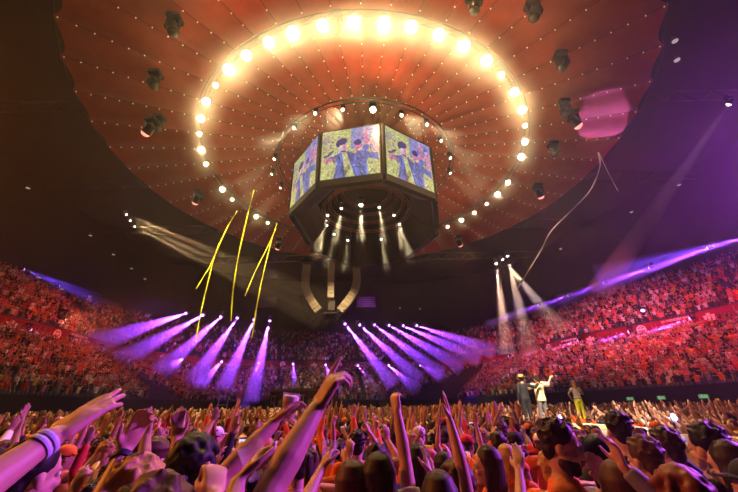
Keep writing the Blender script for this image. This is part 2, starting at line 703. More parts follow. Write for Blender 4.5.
HALO_BALL.materials.append(M_halo)
for a, w in _ring:
    o = obj('lamp_halo_haze', HALO_BALL, None, kind='stuff', label='added ball of haze that gives a warm ring lamp its halo', category='haze', group='added haze balls for the ring lamp halos')
    o.location = (RC.x + RR * math.sin(a), RC.y - RR * math.cos(a), 26.3)
    s = .65 + 2.0 * min(1, w) ** .5
    o.scale = (s, s, s)
# ------------------------------------------------------------------ eight-sided screen cluster
OCT = [(-7.9, 27.9), (-4.45, 23.35), (1.38, 22.3), (6.4, 25.6), (7.6, 31.3), (4.3, 39.0), (-2.6, 40.6), (-7.2, 34.8)]
OCT = [Vector(p) for p in OCT]
OC = sum(OCT, Vector((0, 0))) / 8
ZB, ZT = 19.3, 25.2
clu = thing('screen_cluster', 'dark eight-sided video cluster hanging in the middle of the hall with glowing screens', 'video screen', (OC.x, OC.y, ZB))
M_panel = mat('cluster_black', (0.014, 0.011, 0.011), 0.5, spec=0.25)
M_grid = mat('cluster_inside', (0.03, 0.010, 0.007), 0.55, noise=0.4, nscale=1.5)


def poly_mask(X, Y, poly):
    c = np.zeros(X.shape, bool)
    n = len(poly)
    for i in range(n):
        x1, y1 = poly[i]
        x2, y2 = poly[(i + 1) % n]
        cond = ((y1 > Y) != (y2 > Y)) & (X < (x2 - x1) * (Y - y1) / (y2 - y1 + 1e-12) + x1)
        c ^= cond
    return c


def ell_mask(X, Y, cx, cy, rx, ry, rot=0):
    a, b = math.cos(rot), math.sin(rot)
    u, v = (X - cx) * a + (Y - cy) * b, -(X - cx) * b + (Y - cy) * a
    return (u / rx) ** 2 + (v / ry) ** 2 < 1


def screen_picture(nx, ny):
    """the live picture on the screens: singers with spread arms, in a blue, pink and cream two-tone"""
    X, Y = np.meshgrid((np.arange(nx) + .5) / nx, (np.arange(ny) + .5) / ny)
    rg = np.random.default_rng(3)
    A = np.zeros((ny, nx, 3))
    A[:] = (0.66, 0.72, 0.33)
    n1 = np.sin(X * 23 + 3 * np.sin(Y * 17)) * np.sin(Y * 29 + 2 * np.sin(X * 31))
    n2 = np.sin(X * 61 + 4 * np.sin(Y * 37)) * np.sin(Y * 53 + 3 * np.sin(X * 43))
    A[(X > .52) & (Y > .55)] = (0.30, 0.42, 0.85)
    A[ell_mask(X, Y, .80, .80, .28, .26)] = (0.36, 0.40, 0.82)
    cream, blue, pink, deep, pale = (0.70, 0.75, 0.40), (0.13, 0.22, 0.72), (0.85, 0.28, 0.55), (0.05, 0.05, 0.28), (0.75, 0.72, 0.85)
    # crowd of faces and flowers at the right
    for _ in range(26):
        cx, cy, r = .72 + rg.random() * .27, .45 + rg.random() * .45, .025 + rg.random() * .035
        A[ell_mask(X, Y, cx, cy, r, r * 1.2)] = (pink, blue, pale, (0.9, 0.45, 0.65))[rg.integers(4)]
    A[ell_mask(X, Y, .93, .62, .09, .18) & (n2 > -.3)] = (0.92, 0.5, 0.7)
    # second man, right of centre
    A[poly_mask(X, Y, [(.52, 0), (.55, .38), (.62, .5), (.72, .5), (.98, .36), (.99, .26), (.78, .34), (.80, 0)])] = blue
    A[ell_mask(X, Y, .63, .60, .055, .10)] = pink
    A[ell_mask(X, Y, .63, .68, .07, .06)] = deep
    # first man: arm spread to the left with a microphone, dark jacket, open shirt
    A[poly_mask(X, Y, [(.22, 0), (.27, .30), (.20, .36), (.05, .34), (.04, .41), (.22, .46), (.34, .52), (.47, .52), (.54, .46), (.97, .42), (.98, .33), (.60, .30), (.64, 0)])] = blue
    A[poly_mask(X, Y, [(.36, .50), (.44, .50), (.58, 0), (.42, 0), (.40, .2)])] = cream
    A[poly_mask(X, Y, [(.05, .32), (.24, .36), (.26, .40), (.05, .42)])] = pink
    A[ell_mask(X, Y, .36, .62, .075, .125)] = (0.88, 0.40, 0.55)
    A[ell_mask(X, Y, .33, .60, .035, .08)] = pale
    A[ell_mask(X, Y, .36, .74, .10, .07, .3)] = deep
    A[ell_mask(X, Y, .29, .70, .04, .07)] = deep
    A[ell_mask(X, Y, .38, .53, .045, .02)] = deep
    A[poly_mask(X, Y, [(.05, .43), (.12, .46), (.22, .55), (.20, .58), (.10, .50), (.04, .47)])] = deep
    # small dark shapes of instruments and scenery at the left
    for _ in range(12):
        cx, cy = rg.random() * .2, .6 + rg.random() * .35
        A[ell_mask(X, Y, cx, cy, .012, .05, rg.random() * 3)] = (0.45, 0.35, 0.55)
    # folds of the jackets, lit edges, small confetti
    for _ in range(60):
        cx, cy = .1 + rg.random() * .85, rg.random() * .5
        mk = ell_mask(X, Y, cx, cy, .008 + .012 * rg.random(), .05 + .08 * rg.random(), rg.normal(0, .5))
        A[mk] *= (.45 + .25 * rg.random()) if rg.random() < .6 else 1.6
    for _ in range(90):
        cx, cy, r = rg.random(), rg.random() ** .6, .006 + rg.random() * .012
        A[ell_mask(X, Y, cx, cy, r, r)] = (pink, pale, (.9, .85, .6), deep, blue)[rg.integers(5)]
    sp = rg.normal(0, .10, (ny, nx))
    sp = (sp + np.roll(sp, 1, 0) + np.roll(sp, 1, 1) + np.roll(sp, -1, 1)) / 2
    A *= (0.92 + 0.20 * n1 + 0.16 * n2 + sp)[..., None]
    A = A ** 1.15
    return np.clip(A, 0.01, 1)


SX, SY = 120, 90
PIC = screen_picture(SX, SY)


def screen_mesh():
    me = bpy.data.meshes.new('screen_face')
    vs = [(i / SX - .5, 0, j / SY - .5) for j in range(SY + 1) for i in range(SX + 1)]
    fs = [(j * (SX + 1) + i, j * (SX + 1) + i + 1, (j + 1) * (SX + 1) + i + 1, (j + 1) * (SX + 1) + i) for j in range(SY) for i in range(SX)]
    me.from_pydata(vs, [], fs)
    ca = me.color_attributes.new('picture', 'FLOAT_COLOR', 'CORNER')
    cols = np.ones((len(fs), 4, 4), np.float32)
    cols[:, :, :3] = PIC.reshape(-1, 1, 3)
    ca.data.foreach_set('color', cols.ravel())
    M = bpy.data.materials.new('screen_glow')
    M.use_nodes = True
    nt = M.node_tree
    b = nt.nodes['Principled BSDF']
    a = nt.nodes.new('ShaderNodeVertexColor')
    a.layer_name = 'picture'
    b.inputs['Base Color'].default_value = (0.01, 0.01, 0.01, 1)
    b.inputs['Roughness'].default_value = 0.4
    nt.links.new(a.outputs['Color'], b.inputs['Emission Color'])
    b.inputs['Emission Strength'].default_value = 0.75
    me.materials.append(M)
    return me


SCR = screen_mesh()
for i in range(8):
    a, b = OCT[i], OCT[(i + 1) % 8]
    mid = (a + b) / 2
    d = (b - a)
    w = d.length
    d.normalize()
    n = Vector((d.y, -d.x))
    if n.dot(mid - OC) < 0:
        n = -n
    x = Vector((-n.y, n.x, 0))          # viewer's right, seen from outside
    M = Matrix((x, Vector((n.x, n.y, 0)) * -1, Vector((0, 0, 1)))).transposed()
    far = mid.y > OC.y + 2
    mb = MB()
    pw = w - 0.45
    c = Vector((mid.x - OC.x, mid.y - OC.y, 0)) - Vector((n.x, n.y, 0)) * 0.35
    z0 = -0.3 if not far else -0.9
    mb.box(c + Vector((0, 0, (ZT - ZB) / 2 + z0 / 2)), (pw, 0.5, ZT - ZB - z0), M)
    p = mb.build('screen_housing', M_panel, clu)
    o = obj('screen_face', SCR, p)
    Ms = M.to_4x4()
    Ms.translation = c + Vector((n.x, n.y, 0)) * 0.262 + Vector((0, 0, (ZT - ZB) / 2 + 0.12))
    o.matrix_local = Ms @ Matrix.Diagonal((pw - 0.25, 1, ZT - ZB - 0.5, 1))
    o['label'] = 'glowing screen showing singers in blue, pink and cream'
for i in range(8):
    v = OCT[i] - OC
    mb = MB()
    for k in (0.93, 0.985):
        mb.tube([(v.x * k, v.y * k, 0.1), (v.x * k, v.y * k, ZT - ZB)], 0.07, 6)
    mb.tube([(v.x * .9, v.y * .9, ZT - ZB), (v.x * .9, v.y * .9, 29.0 - ZB)], 0.035, 5)
    mb.build('corner_post', M_truss, clu)
# soffit sloping in from the lower edge of the screens, and the dark lid
vs, fs = [], []
for k, z in ((0.90, -0.05), (0.76, 0.55), (0.64, 1.5), (0.60, 4.6)):
    for v in OCT:
        w = (v - OC) * k
        vs.append((w.x, w.y, z))
for j in range(3):
    for i in range(8):
        if (OCT[i].y + OCT[(i + 1) % 8].y) / 2 > OC.y + 1.5:
            continue
        fs.append((j * 8 + i, j * 8 + (i + 1) % 8, (j + 1) * 8 + (i + 1) % 8, (j + 1) * 8 + i))
MB().add(vs[:], [f for f in fs if max(f) < 24]).build('soffit', M_grid, clu)
mb = MB()
vs = [((v - OC).x * .95, (v - OC).y * .95, z) for z in (5.3, 5.6) for v in OCT]
mb.add(vs, [tuple(range(8))[::-1], tuple(range(8, 16))] + [(i, (i + 1) % 8, 8 + (i + 1) % 8, 8 + i) for i in range(8)])
mb.build('lid', M_grid, clu)
TC = Vector((-0.2, 30.6))
M_ringt = mat('inner_truss', (0.35, 0.12, 0.06), 0.45, metal=0.4)
for r, z in ((4.4, 1.6), (3.8, 2.4), (3.2, 3.2), (2.5, 3.9)):
    mb = MB()
    for k in range(40):
        a, b = 2 * PI * k / 40, 2 * PI * (k + 1) / 40
        for dr, dz in ((0, 0), (.3, 0), (.15, .28)):
            f = lambda t: ((r + dr) * math.cos(t) + TC.x - OC.x, (r + dr) * math.sin(t) + TC.y - OC.y, z + dz)
            mb.tube([f(a), f(b)], 0.035, 4, cap=False)
        mb.tube([((r) * math.cos(a) + TC.x - OC.x, r * math.sin(a) + TC.y - OC.y, z), ((r + .15) * math.cos(b) + TC.x - OC.x, (r + .15) * math.sin(b) + TC.y - OC.y, z + .28)], 0.02, 3, cap=False)
    mb.build('ring_truss', M_ringt, clu)

# small spots inside the cluster, shining down
_in = [(361, 203, 1.6), (341.6, 207, .8), (379, 206, .6), (328, 214, .7), (393.5, 214, .7), (327, 224, .7), (399, 223, .6), (334.5, 233, .4), (381, 238, .4), (348, 239, .3)]
for i, (x, y, w) in enumerate(_in):
    p = at_z(x, y, 21.0 if y < 226 else 20.0)
    tgt = Vector((p.x + (x - 361) * 0.10, p.y - 4 + (203 - y) * .05, 0))
    t = moving_head('spot_lamp', ('brightest small spot lamp in the centre of the ring under the screen cluster', 'second small spot lamp left of the bright one under the screen cluster', 'small spot lamp just right of the bright one under the screen cluster', 'small spot lamp at the upper left of the ring under the screen cluster', 'small spot lamp at the upper right of the ring under the screen cluster', 'small spot lamp at the lower left of the ring under the screen cluster', 'small spot lamp at the lower right of the ring under the screen cluster', 'lowest small spot lamp on the left under the screen cluster', 'low dim spot lamp on the right before the far cluster panel', 'lowest dim spot lamp beside the far gap in the cluster')[i], 'lamp', p, tgt, 0.42 if i else .55, M_lens_white if i == 0 else M_lens_small, 'spots inside the screen cluster')
    d = (tgt - p).normalized()
    lamp('SPOT', p + d * 0.5, (1, 0.78, 0.42), 14000 * w, tgt, 13, 0.6, 0.06)
    beam_haze('lit haze below a spot lamp under the screen cluster', 'beams under the screen cluster', p + d * .3, d, 4.5, 13, .06, .08)

# ring of small spots above the cluster
_inner = [(373, 109.5, 3), (343, 109.5, 1), (316, 113, .6), (295, 127.5, .8), (275.5, 158, .5), (273, 173, .4), (281.5, 186.6, .7), (401, 115, .7), (426, 124, .5), (440, 140, .6), (449, 157, .4), (449, 172, .6)]
for i, (x, y, w) in enumerate(_inner):
    p = at_z(x, y, 26.0)
    c = Vector((p.x, p.y)) - Vector((-.3, 31))
    out = Vector((c.x, c.y, 0)).normalized()
    tgt = p + out * 12 + Vector((0, 0, -18))
    if i == 0:
        tgt = Vector((0, 2, 2))
    side = 'right' if i == 0 or i > 6 else 'left'
    t = moving_head('spot_lamp', 'brightest spot lamp just above the top edge of the middle screen' if i == 0 else f'small spot lamp above the screen cluster, {["", "first", "second", "third", "fourth", "fifth", "sixth", "first", "second", "third", "fourth", "fifth"][i]} to the {side} going round', 'lamp', p, tgt, 0.7 if i == 0 else .42, M_lens_warm if i == 0 else M_lens_small, 'spots above the screen cluster')
    d = (tgt - p).normalized()
    if i == 0:
        lamp('POINT', p + d * 0.8, WARM, 1400, radius=0.1)
    else:
        lamp('SPOT', p + d * 0.5, (1, 0.72, 0.36), 7000 * w, tgt, 20, 0.6, 0.05)
        beam_haze('lit haze beside a spot lamp above the screen cluster', 'beams above the screen cluster', p + d * .3, d, 5, 20, .06, .06)
mb = MB()
for k in range(60):
    a, b = 2 * PI * k / 60, 2 * PI * (k + 1) / 60
    for dr, dz in ((0, 0), (.4, 0), (.2, .35)):
        mb.tube([((9.6 + dr) * math.cos(a) - .3, (9.6 + dr) * math.sin(a) + 31, 26.7 + dz), ((9.6 + dr) * math.cos(b) - .3, (9.6 + dr) * math.sin(b) + 31, 26.7 + dz)], 0.04, 5)
o = mb.build('inner_ring_truss', M_truss)
o['label'] = 'smaller dark lighting truss ring above the screen cluster'
o['category'] = 'truss'

# ------------------------------------------------------------------ dark moving heads hanging from the canopy
_off = [(172, 27, 'upper left, outermost near the top edge of the photo'), (153, 82, 'left, shiny, between the two other left ones'), (157, 125, 'left, lowest of those beside the lamp ring'), (535, 12, 'upper right, lit yellow, near the top edge of the photo'), (563, 63, 'right, second one down from the top edge'), (566, 110, 'right, beside the violet light patch'), (555, 151, 'right, lowest, below the violet light patch'), (335, 24, 'between two of the top ring lamps, catching light'), (475, 4, 'cut by the top edge right of the centre')]
for i, (x, y, w) in enumerate(_off):
    p = at_z(x, y, 27.3)
    tgt = Vector((p.x * .4, p.y * .4 + 18, 0))
    moving_head('moving_head', f'dark moving lamp under the red canopy, {w}'.replace(' of the photo', ''), 'lamp', p, tgt, 1.0, M_lens_off, 'unlit moving heads under the canopy')

# ------------------------------------------------------------------ hanging loudspeaker columns
M_spk = mat('speaker_cream', (0.42, 0.36, 0.26), 0.6, noise=0.15, nscale=3)
M_spkd = mat('speaker_dark', (0.06, 0.05, 0.04), 0.6)


def line_array(label, pix, y, width, m, depth=0.9, rig=None):
    """a hanging column of speaker cabinets; pix is its curve in the photo"""
    P = [at_y(a, b, y) for a, b in pix]
    pts = catmull([Vector((p.x, p.z)) for p in P], 10)
    L = [0]
    for i in range(1, len(pts)):
        L.append(L[-1] + (pts[i] - pts[i - 1]).length)
    n = max(6, int(L[-1] / 0.62))
    t = thing('line_array', label, 'loudspeaker', (pts[0].x, y, pts[0].y), 'hanging loudspeaker columns')
    for k in range(n):
        s0, s1 = L[-1] * k / n, L[-1] * (k + 1) / n

        def at(s):
            for i in range(1, len(L)):
                if L[i] >= s - 1e-9:
                    f = (s - L[i - 1]) / (L[i] - L[i - 1])
                    return pts[i - 1].lerp(pts[i], f)
            return pts[-1]
        a, b = at(s0), at(s1)
        d = (b - a)
        h = d.length
        d.normalize()
        mid = (a + b) / 2 - pts[0]
        zax = Vector((-d.x, 0, -d.y))
        xax = Vector((zax.z, 0, -zax.x))
        M = Matrix((xax, Vector((0, 1, 0)), zax)).transposed()
        mb = MB()
        mb.box((mid.x, 0, mid.y), (width, depth, h * 0.9), M)
        c = mb.build('cabinet', m, t)
        mb = MB()
        for q in (-.25, .25):
            mb.box(Vector((mid.x, -depth / 2 - 0.01, mid.y)) + M @ Vector((q * width, 0, 0)), (width * .42, 0.03, h * .7), M)
        mb.build('grille', m, c)
    mb = MB()
    mb.box((0, 0, 0.25), (width * 1.5, depth * 1.1, 0.25))
    mb.tube([(-.4, 0, .3), (-.4, 0, 30.5 - pts[0].y)], 0.03, 5)
    mb.tube([(.4, 0, .3), (.4, 0, 30.5 - pts[0].y)], 0.03, 5)
    mb.build('flying_frame', M_spkd, t)
    return t


line_array('cream curved speaker column bulging left, left one of the facing pair behind the cluster', [(307, 265), (305.5, 277), (306, 288), (311, 300), (319, 311)], 56, 1.35, M_spk)
line_array('cream curved speaker column bulging right, right one of the facing pair behind the cluster', [(356, 267), (357, 278), (355, 289), (349, 300), (340, 311)], 56, 1.35, M_spk)
line_array('straight cream speaker column between the two curved ones', [(331.5, 259), (331.2, 275), (331, 298)], 56, 1.1, M_spk)
line_array('lower dark curved speaker column behind the left cream one', [(303, 297), (304.5, 308), (308.5, 317), (313, 322)], 60, 1.0, M_spkd)
line_array('lower dark curved speaker column behind the right cream one', [(341.5, 308), (338, 315), (332, 321), (326, 323.5)], 60, 1.0, M_spkd)
mb = MB()
mb.box((0, 0, 0), (1.2, .9, 1.8))
mb.box((0, 0, -1.2), (3.0, .5, .25))
o = mb.build('speaker_ballast', M_spkd)
o.location = at_y(332, 306, 57)
o['label'] = 'dark box hung under the straight speaker column'
o['category'] = 'loudspeaker'
for lab, x in (('left', 267), ('right', 366)):
    p = at_y(x, 302, 74)
    t = thing('led_panel', f'dim dotted panel hanging high at the back, {lab} of the speaker columns', 'panel', p, 'dotted panels at the back')
    MB().box((0, 0, 0), (4.4, .3, 2.6)).build('panel_frame', M_spkd, t)
    mb = MB()
    for a in range(9):
        for b in range(5):
            mb.box((-1.9 + a * .475, -.18, -1.0 + b * .5), (.22, .06, .22))
    mb.build('dots', M_spk, t)
    mb = MB()
    mb.tube([(-1.5, 0, 1.3), (-1.5, 0, 31 - p.z)], .03, 5)
    mb.tube([(1.5, 0, 1.3), (1.5, 0, 31 - p.z)], .03, 5)
    mb.build('cable', M_spkd, t)

# ------------------------------------------------------------------ paper streamers in the air
M_strY = mat('streamer_yellow', (0.95, 0.88, 0.03), 0.5, noise=0.1, nscale=4)
M_strW = mat('streamer_white', (0.85, 0.78, 0.74), 0.5)


def streamer(label, pix, y0, y1, width, m):
    n = len(pix)
    P = [at_y(a, b, y0 + (y1 - y0) * i / (n - 1)) for i, (a, b) in enumerate(pix)]
    P = catmull(P, 12)
    mb = MB()
    vs, fs = [], []
    for i, p in enumerate(P):
        d = (P[min(i + 1, len(P) - 1)] - P[max(i - 1, 0)]).normalized()
        a = d.cross(Vector((0, 1, 0))).normalized()
        b = d.cross(a)
        th = 0.9 * math.sin(i * 0.31) + .4 * math.sin(i * .13)
        u = a * math.cos(th) + b * math.sin(th)
        w = d.cross(u)
        for q, r in ((-1, -1), (1, -1), (1, 1), (-1, 1)):
            vs.append(p + u * q * width / 2 + w * r * 0.006)
    for i in range(len(P) - 1):
        for k in range(4):
            fs.append((i * 4 + k, i * 4 + (k + 1) % 4, (i + 1) * 4 + (k + 1) % 4, (i + 1) * 4 + k))
    mb.add(vs, fs)
    o = mb.build('paper_streamer', m)
    o['label'] = label
    o['category'] = 'streamer'
    o['group'] = 'paper streamers in the air'


streamer('longest left yellow paper streamer falling over the violet beams', [(237, 211), (226, 230), (215, 256), (206, 290), (199, 322), (196, 342)], 15, 15, .055, M_strY)
streamer('short yellow streamer branching off to the left of the longest left one', [(219, 243), (211, 264), (204, 276), (196, 289)], 15.3, 15, .045, M_strY)
streamer('thick single yellow streamer reaching highest, second from the left', [(254, 190), (246, 222), (238, 258), (233, 292), (231, 321)], 14, 15, .062, M_strY)
streamer('yellow streamer hanging lowest, right one of the rightmost yellow pair', [(277, 223), (270, 246), (263, 275), (257, 305), (252, 338)], 15, 15, .055, M_strY)
streamer('shorter yellow streamer slanting left, left one of the rightmost yellow pair', [(276, 228), (266, 250), (255, 272), (245, 296)], 15.5, 15, .048, M_strY)
streamer('long curling white paper streamer high on the right', [(598, 152), (600, 166), (591, 189), (574, 208), (552, 230), (541, 250), (529, 270), (517, 289)], 22, 22, .10, M_strW)
streamer('short thin white streamer ending beside the top of the long white one', [(599, 153), (608, 172), (618, 191)], 22, 22, .05, M_strW)

# ------------------------------------------------------------------ beam lamps
VIO = (0.30, 0.05, 1.0)
K_BEAM = 150000


def beam(label, group, loc, target, color, power, angle, size, lens, blend=0.5, name='moving_head', reach=45, dens=.18):
    t = moving_head(name, label, 'lamp', loc, target, size, lens, group)
    d = (Vector(target) - Vector(loc)).normalized()
    lamp('SPOT', Vector(loc) + d * size * 0.85, color, power, target, angle, blend, 0.12)
    L = min((Vector(target) - Vector(loc)).length * 1.0, reach)
    beam_haze('lit haze of ' + label, group.replace('lamps', 'beams'), Vector(loc) + d * size * .6, d, L, angle, dens=dens)
    return t


ORD = ['first', 'second', 'third', 'fourth', 'fifth', 'sixth', 'seventh', 'eighth']
g = 'violet beam lamps high at the back left'
for i, (a, b, c, d, w) in enumerate([(187, 313, 90, 345, 1.0), (204, 314.6, 118, 362, .9), (221.7, 316, 160, 372, .9), (238, 317, 195, 378, 1), (254.6, 318.7, 225, 385, 1.1), (270, 319.5, 252, 398, 1.1)]):
    beam(f'violet lamp high at the back left, {ORD[i]} from the left', g, at_y(a, b, 66), at_d(c, d, 62), VIO, K_BEAM * 3.0 * w, 11, .7, M_lens_violet)
g = 'violet beam lamps high at the back right'
for i, (a, b, c, d, w) in enumerate([(344, 322.7, 392, 383, 1.1), (358.5, 323.8, 418, 378, 1), (373, 323.8, 440, 373, .9), (387.5, 324.5, 460, 366, .8), (401.6, 325, 478, 358, .7), (415, 325, 492, 350, .6)]):
    beam(f'violet lamp high at the back right, {ORD[i]} from the left', g, at_y(a, b, 66), at_d(c, d, 62), VIO, K_BEAM * 2.8 * w, 11, .7, M_lens_violet)
g = 'violet lamps on the banner front at the back'
for i, (a, b, c, d) in enumerate([(182, 359.5, 172, 366), (222, 361.5, 200, 386), (259, 362.5, 240, 412), (293, 363.5, 297, 408), (325.5, 364.5, 336, 392), (357.5, 365, 390, 408), (388.5, 365, 414, 388), (420, 365.5, 440, 376)]):
    s = on_banner(a)
    p, n = bowl(s, -1.6)
    p3 = at_d(a, b, p.length)
    beam(f'violet lamp under the back banner, {ORD[i]} from the left', g, p3, at_d(c, d, p.length - 14), VIO, K_BEAM * 1.0, 9, .6, M_lens_violet)
g = 'violet lamps along the right rim'
rim_r = [(711, 247), (652, 267), (606, 282), (570, 295), (540, 304.5), (515, 313), (496, 320)]
pr = [at_z(a, b, 20.3) for a, b in rim_r]
pr0 = at_z(760, 234, 20.3)
for i, p in enumerate(pr):
    nx = pr[i + 1] if i + 1 < len(pr) else p + (p - pr[i - 1])
    beam(f'violet rim lamp above the right stand, {ORD[i]} from the near end', g, p, nx + (nx - p) * 1.2 + Vector((-.5, 0, -.8)), VIO, K_BEAM * (2.6, 2.6, 2.0, 1.3, 1.0, .8, .6)[i], 8, .6, M_lens_violet)
_d0 = (pr[0] + (pr[0] - pr0) * 2.6 + Vector((-2, 0, -.5)) - pr0)
beam('violet rim lamp above the right stand nearest the viewer', g, pr0, pr0 + _d0, (.22, .06, 1.0), K_BEAM * 2.4, 13, .6, M_lens_violet, blend=.9, dens=.035, reach=80)
g = 'violet lamps along the left rim'
rim_l = [(21, 268), (56.5, 285), (85.5, 298)]
pl = [at_z(a, b, 19.4) for a, b in rim_l]
for i, p in enumerate(pl):
    nx = pl[i + 1] if i + 1 < len(pl) else p + (p - pl[i - 1])
    beam(f'violet rim lamp above the left stand, {ORD[i]} from the near end', g, p, nx + (nx - p) * 1.2 + Vector((.8, 0, .3)), (0.16, 0.05, 1.0), K_BEAM * .4, 8, .6, M_lens_violet)
lamp('SPOT', at_z(-30, 244, 20.3), (0.16, 0.05, 1.0), K_BEAM * .5, pl[1] + Vector((1, 0, 1)), 10, .6, .1)
g = 'violet lamps on the side banners'
for i, (a, b, c, d, w) in enumerate([(28, 328.5, 60, 345, .1), (70, 340, 100, 352, .1), (101, 348.5, 130, 362, .1), (693, 317.5, 655, 331, 1.8), (631, 331, 590, 347, 1.6), (580, 339.5, 550, 352, 1.2), (543, 348.5, 520, 359, 1.0), (510, 355.5, 495, 364, .7)]):
    p, n = bowl(on_banner(a), -1.6)
    p3 = at_d(a, b, p.length)
    q, n = bowl(on_banner(c), -2.2)
    beam(f'violet lamp on the {"left" if i < 3 else "right"} banner front, {ORD[i] if i < 3 else ORD[i - 3]} from the near end', g, p3, at_d(c, d, q.length), VIO, K_BEAM * w, 8, .5, M_lens_violet)
g = 'warm beam lamps on the left'
for i, (a, b, c, d) in enumerate([(125, 214, 330, 300), (129, 220, 325, 312), (133.5, 226, 318, 322)]):
    beam(f'warm lamp high on the left, {("top", "middle", "bottom")[i]} of the slanting three', g, at_y(a, b, 39 + 2.2 * i), at_y(c, d, 45 + 2.2 * i), (1, .62, .25), K_BEAM * 1.2, 4.5, .4, M_lens_small, dens=.03, reach=36)
g = 'white beam lamps on the right'
for i, (a, b, c, d) in enumerate([(496, 262, 507, 352), (501.5, 258, 575, 345), (507, 254.5, 530, 352)]):
    beam(f'white lamp high at the back right, {("left", "middle", "right")[i]} of the cluster of three', g, at_y(a, b, 55 + 2 * i), at_y(c, d, 57 + 2 * i), (1, .66, .42), K_BEAM * .8, 11, .6, M_lens_white, dens=.1)
beam('pale pink lamp highest at the right edge', 'pale beams at the far right', at_z(731, 101, 29), at_z(600, 290, 16), (1, .45, .6), K_BEAM * .10, 7, .6, M_lens_pink, dens=.07)
lamp('SPOT', at_z(775, 70, 30), (1, .3, .55), K_BEAM * .2, at_z(650, 280, 16), 10, .6, .1)
# violet patch on the canopy
tgt = at_z(602, 117, 28.6)
src = bowl(on_banner(660), -3.2)[0]
src = Vector((src.x, src.y, 12.2))
beam('violet lamp on the right banner pointing up at the canopy', 'violet lamps on the side banners', src, tgt, (0.34, 0.22, 1.0), 75000, 11, .6, M_lens_violet, blend=.05, reach=2, dens=.01)

# small white house lamps on the dark roof and walls
M_house = mat('house_lamp_face', (.9, .85, .8), .4, emit=(1, .85, .75), strength=.45)
for i, (a, b) in enumerate([(28, 188), (90.5, 235.5), (113.5, 254.5), (131.5, 268.5), (145, 279), (39, 277.5), (62, 289), (89, 296), (679, 185), (631.5, 212), (560.5, 249), (675, 41), (677, 60), (400, 308), (420, 309)]):
    d = ray(a, b)
    p = CAM + d * ((32.2 - CAM.z) / d.z)
    az = math.atan2(d.x, d.y)
    wl = min((abs(math.atan2(q.x, q.y) - az), q.length) for q in (bowl(BLEN * h / 600, 8.6)[0] for h in range(601)))[1]
    onroof = math.hypot(p.x, p.y) < wl
    if not onroof:
        p = at_d(a, b, wl)
    t = thing('house_lamp', f'small pale house lamp on the dark hall roof, {"left" if a < 369 else "right"} side, number {i + 1 if i < 8 else i - 7} of its row', 'lamp', p, 'small house lamps')
    MB().lathe((0, 0, 0), [(.14, .35), (.26, .2), (.28, 0)], 12).build('shade', M_case, t)
    MB().lathe((0, 0, -.03), [(.25, 0), (.25, .03)], 12).build('face', M_house, t)
    mb = MB()
    mb.tube([(0, 0, .3), (0, 0, max(.5, 32.9 - p.z) if onroof else .7)], .04, 5)
    mb.build('stem', M_case, t)
# ------------------------------------------------------------------ stage runway on the right
M_deck = mat('stage_deck', (0.30, 0.27, 0.25), 0.5, noise=0.1, nscale=2)
M_skirt = mat('stage_skirt', (0.72, 0.68, 0.70), 0.5)
M_gdeck = mat('stage_yellow_deck', (0.55, 0.45, 0.12), 0.5)
ZS = 1.3
stg = thing('stage_runway', 'low pale stage runway crossing the floor crowd on the right', 'stage', (6.5, 10, 0))
poly = [(5.0, 15.6), (5.3, 12.0), (5.45, 8.35), (6.3, 7.15), (8.2, 5.2), (10.4, 6.6), (8.2, 8.6), (7.5, 10.6), (9.0, 12.5), (9.0, 15.6)]
base = [(x - 6.5, y - 10) for x, y in poly]
n = len(base)
ctr = Vector((sum(x for x, _ in base) / n, sum(y for _, y in base) / n))


def prism(poly, z0, z1, k=1.0):
    n = len(poly)
    vs = [(ctr.x + (x - ctr.x) * k, ctr.y + (y - ctr.y) * k, z) for z in (z0, z1) for x, y in poly]
    return MB().add(vs, [tuple(range(n))[::-1] if True else (), tuple(range(n, 2 * n))] + [(i, (i + 1) % n, n + (i + 1) % n, n + i) for i in range(n)])


prism(base, ZS - .12, ZS).build('deck', M_deck, stg)
prism(base, 0.0, ZS - .12, .985).build('skirt', M_skirt, stg)
mb = MB()
for i in range(n):
    a, b = base[i], base[(i + 1) % n]
    mb.tube([(a[0], a[1], ZS + .01), (b[0], b[1], ZS + .01)], .03, 5)
mb.build('edge_strip', M_white, stg)
g = [(1.0 - .9, 2.6), (1.0 + .9, 2.2), (1.0 + .9, 3.4), (1.0 - .9, 3.8)]
mb = MB()
vs = [(x, y, z) for z in (ZS, ZS + .025) for x, y in g]
mb.add(vs, [(3, 2, 1, 0), (4, 5, 6, 7), (0, 1, 5, 4), (1, 2, 6, 5), (2, 3, 7, 6), (3, 0, 4, 7)])
o = mb.build('yellow_deck_plate', M_gdeck, stg)
M_blue = lens_mat('lens_blue', (0.35, 0.45, 1.0), 9)
for i, (x, y) in enumerate([(561, 417.5), (621, 417.5), (673, 417.5)]):
    p = at_d(x, y, 16.5 - i * 1.2)
    t = thing('par_lamp', f'blue-white floor lamp in the crowd behind the stage, {("left", "middle", "right")[i]} of three', 'lamp', p, 'blue floor lamps')
    d = (CAM - p).normalized()
    MB().lathe((0, 0, 0), [(.05, -.2), (.11, -.14), (.12, .02)], 12, d).build('can', M_case, t)
    MB().lathe(d * .02, [(.1, 0), (.07, .03)], 12, d).build('lens', M_blue, t)
    MB().tube([(0, 0, -.1), (0, 0, -p.z)], .03, 6).build('stand', M_case, t)
    lamp('POINT', p + d * .2, (.3, .4, 1), 14, radius=.05)

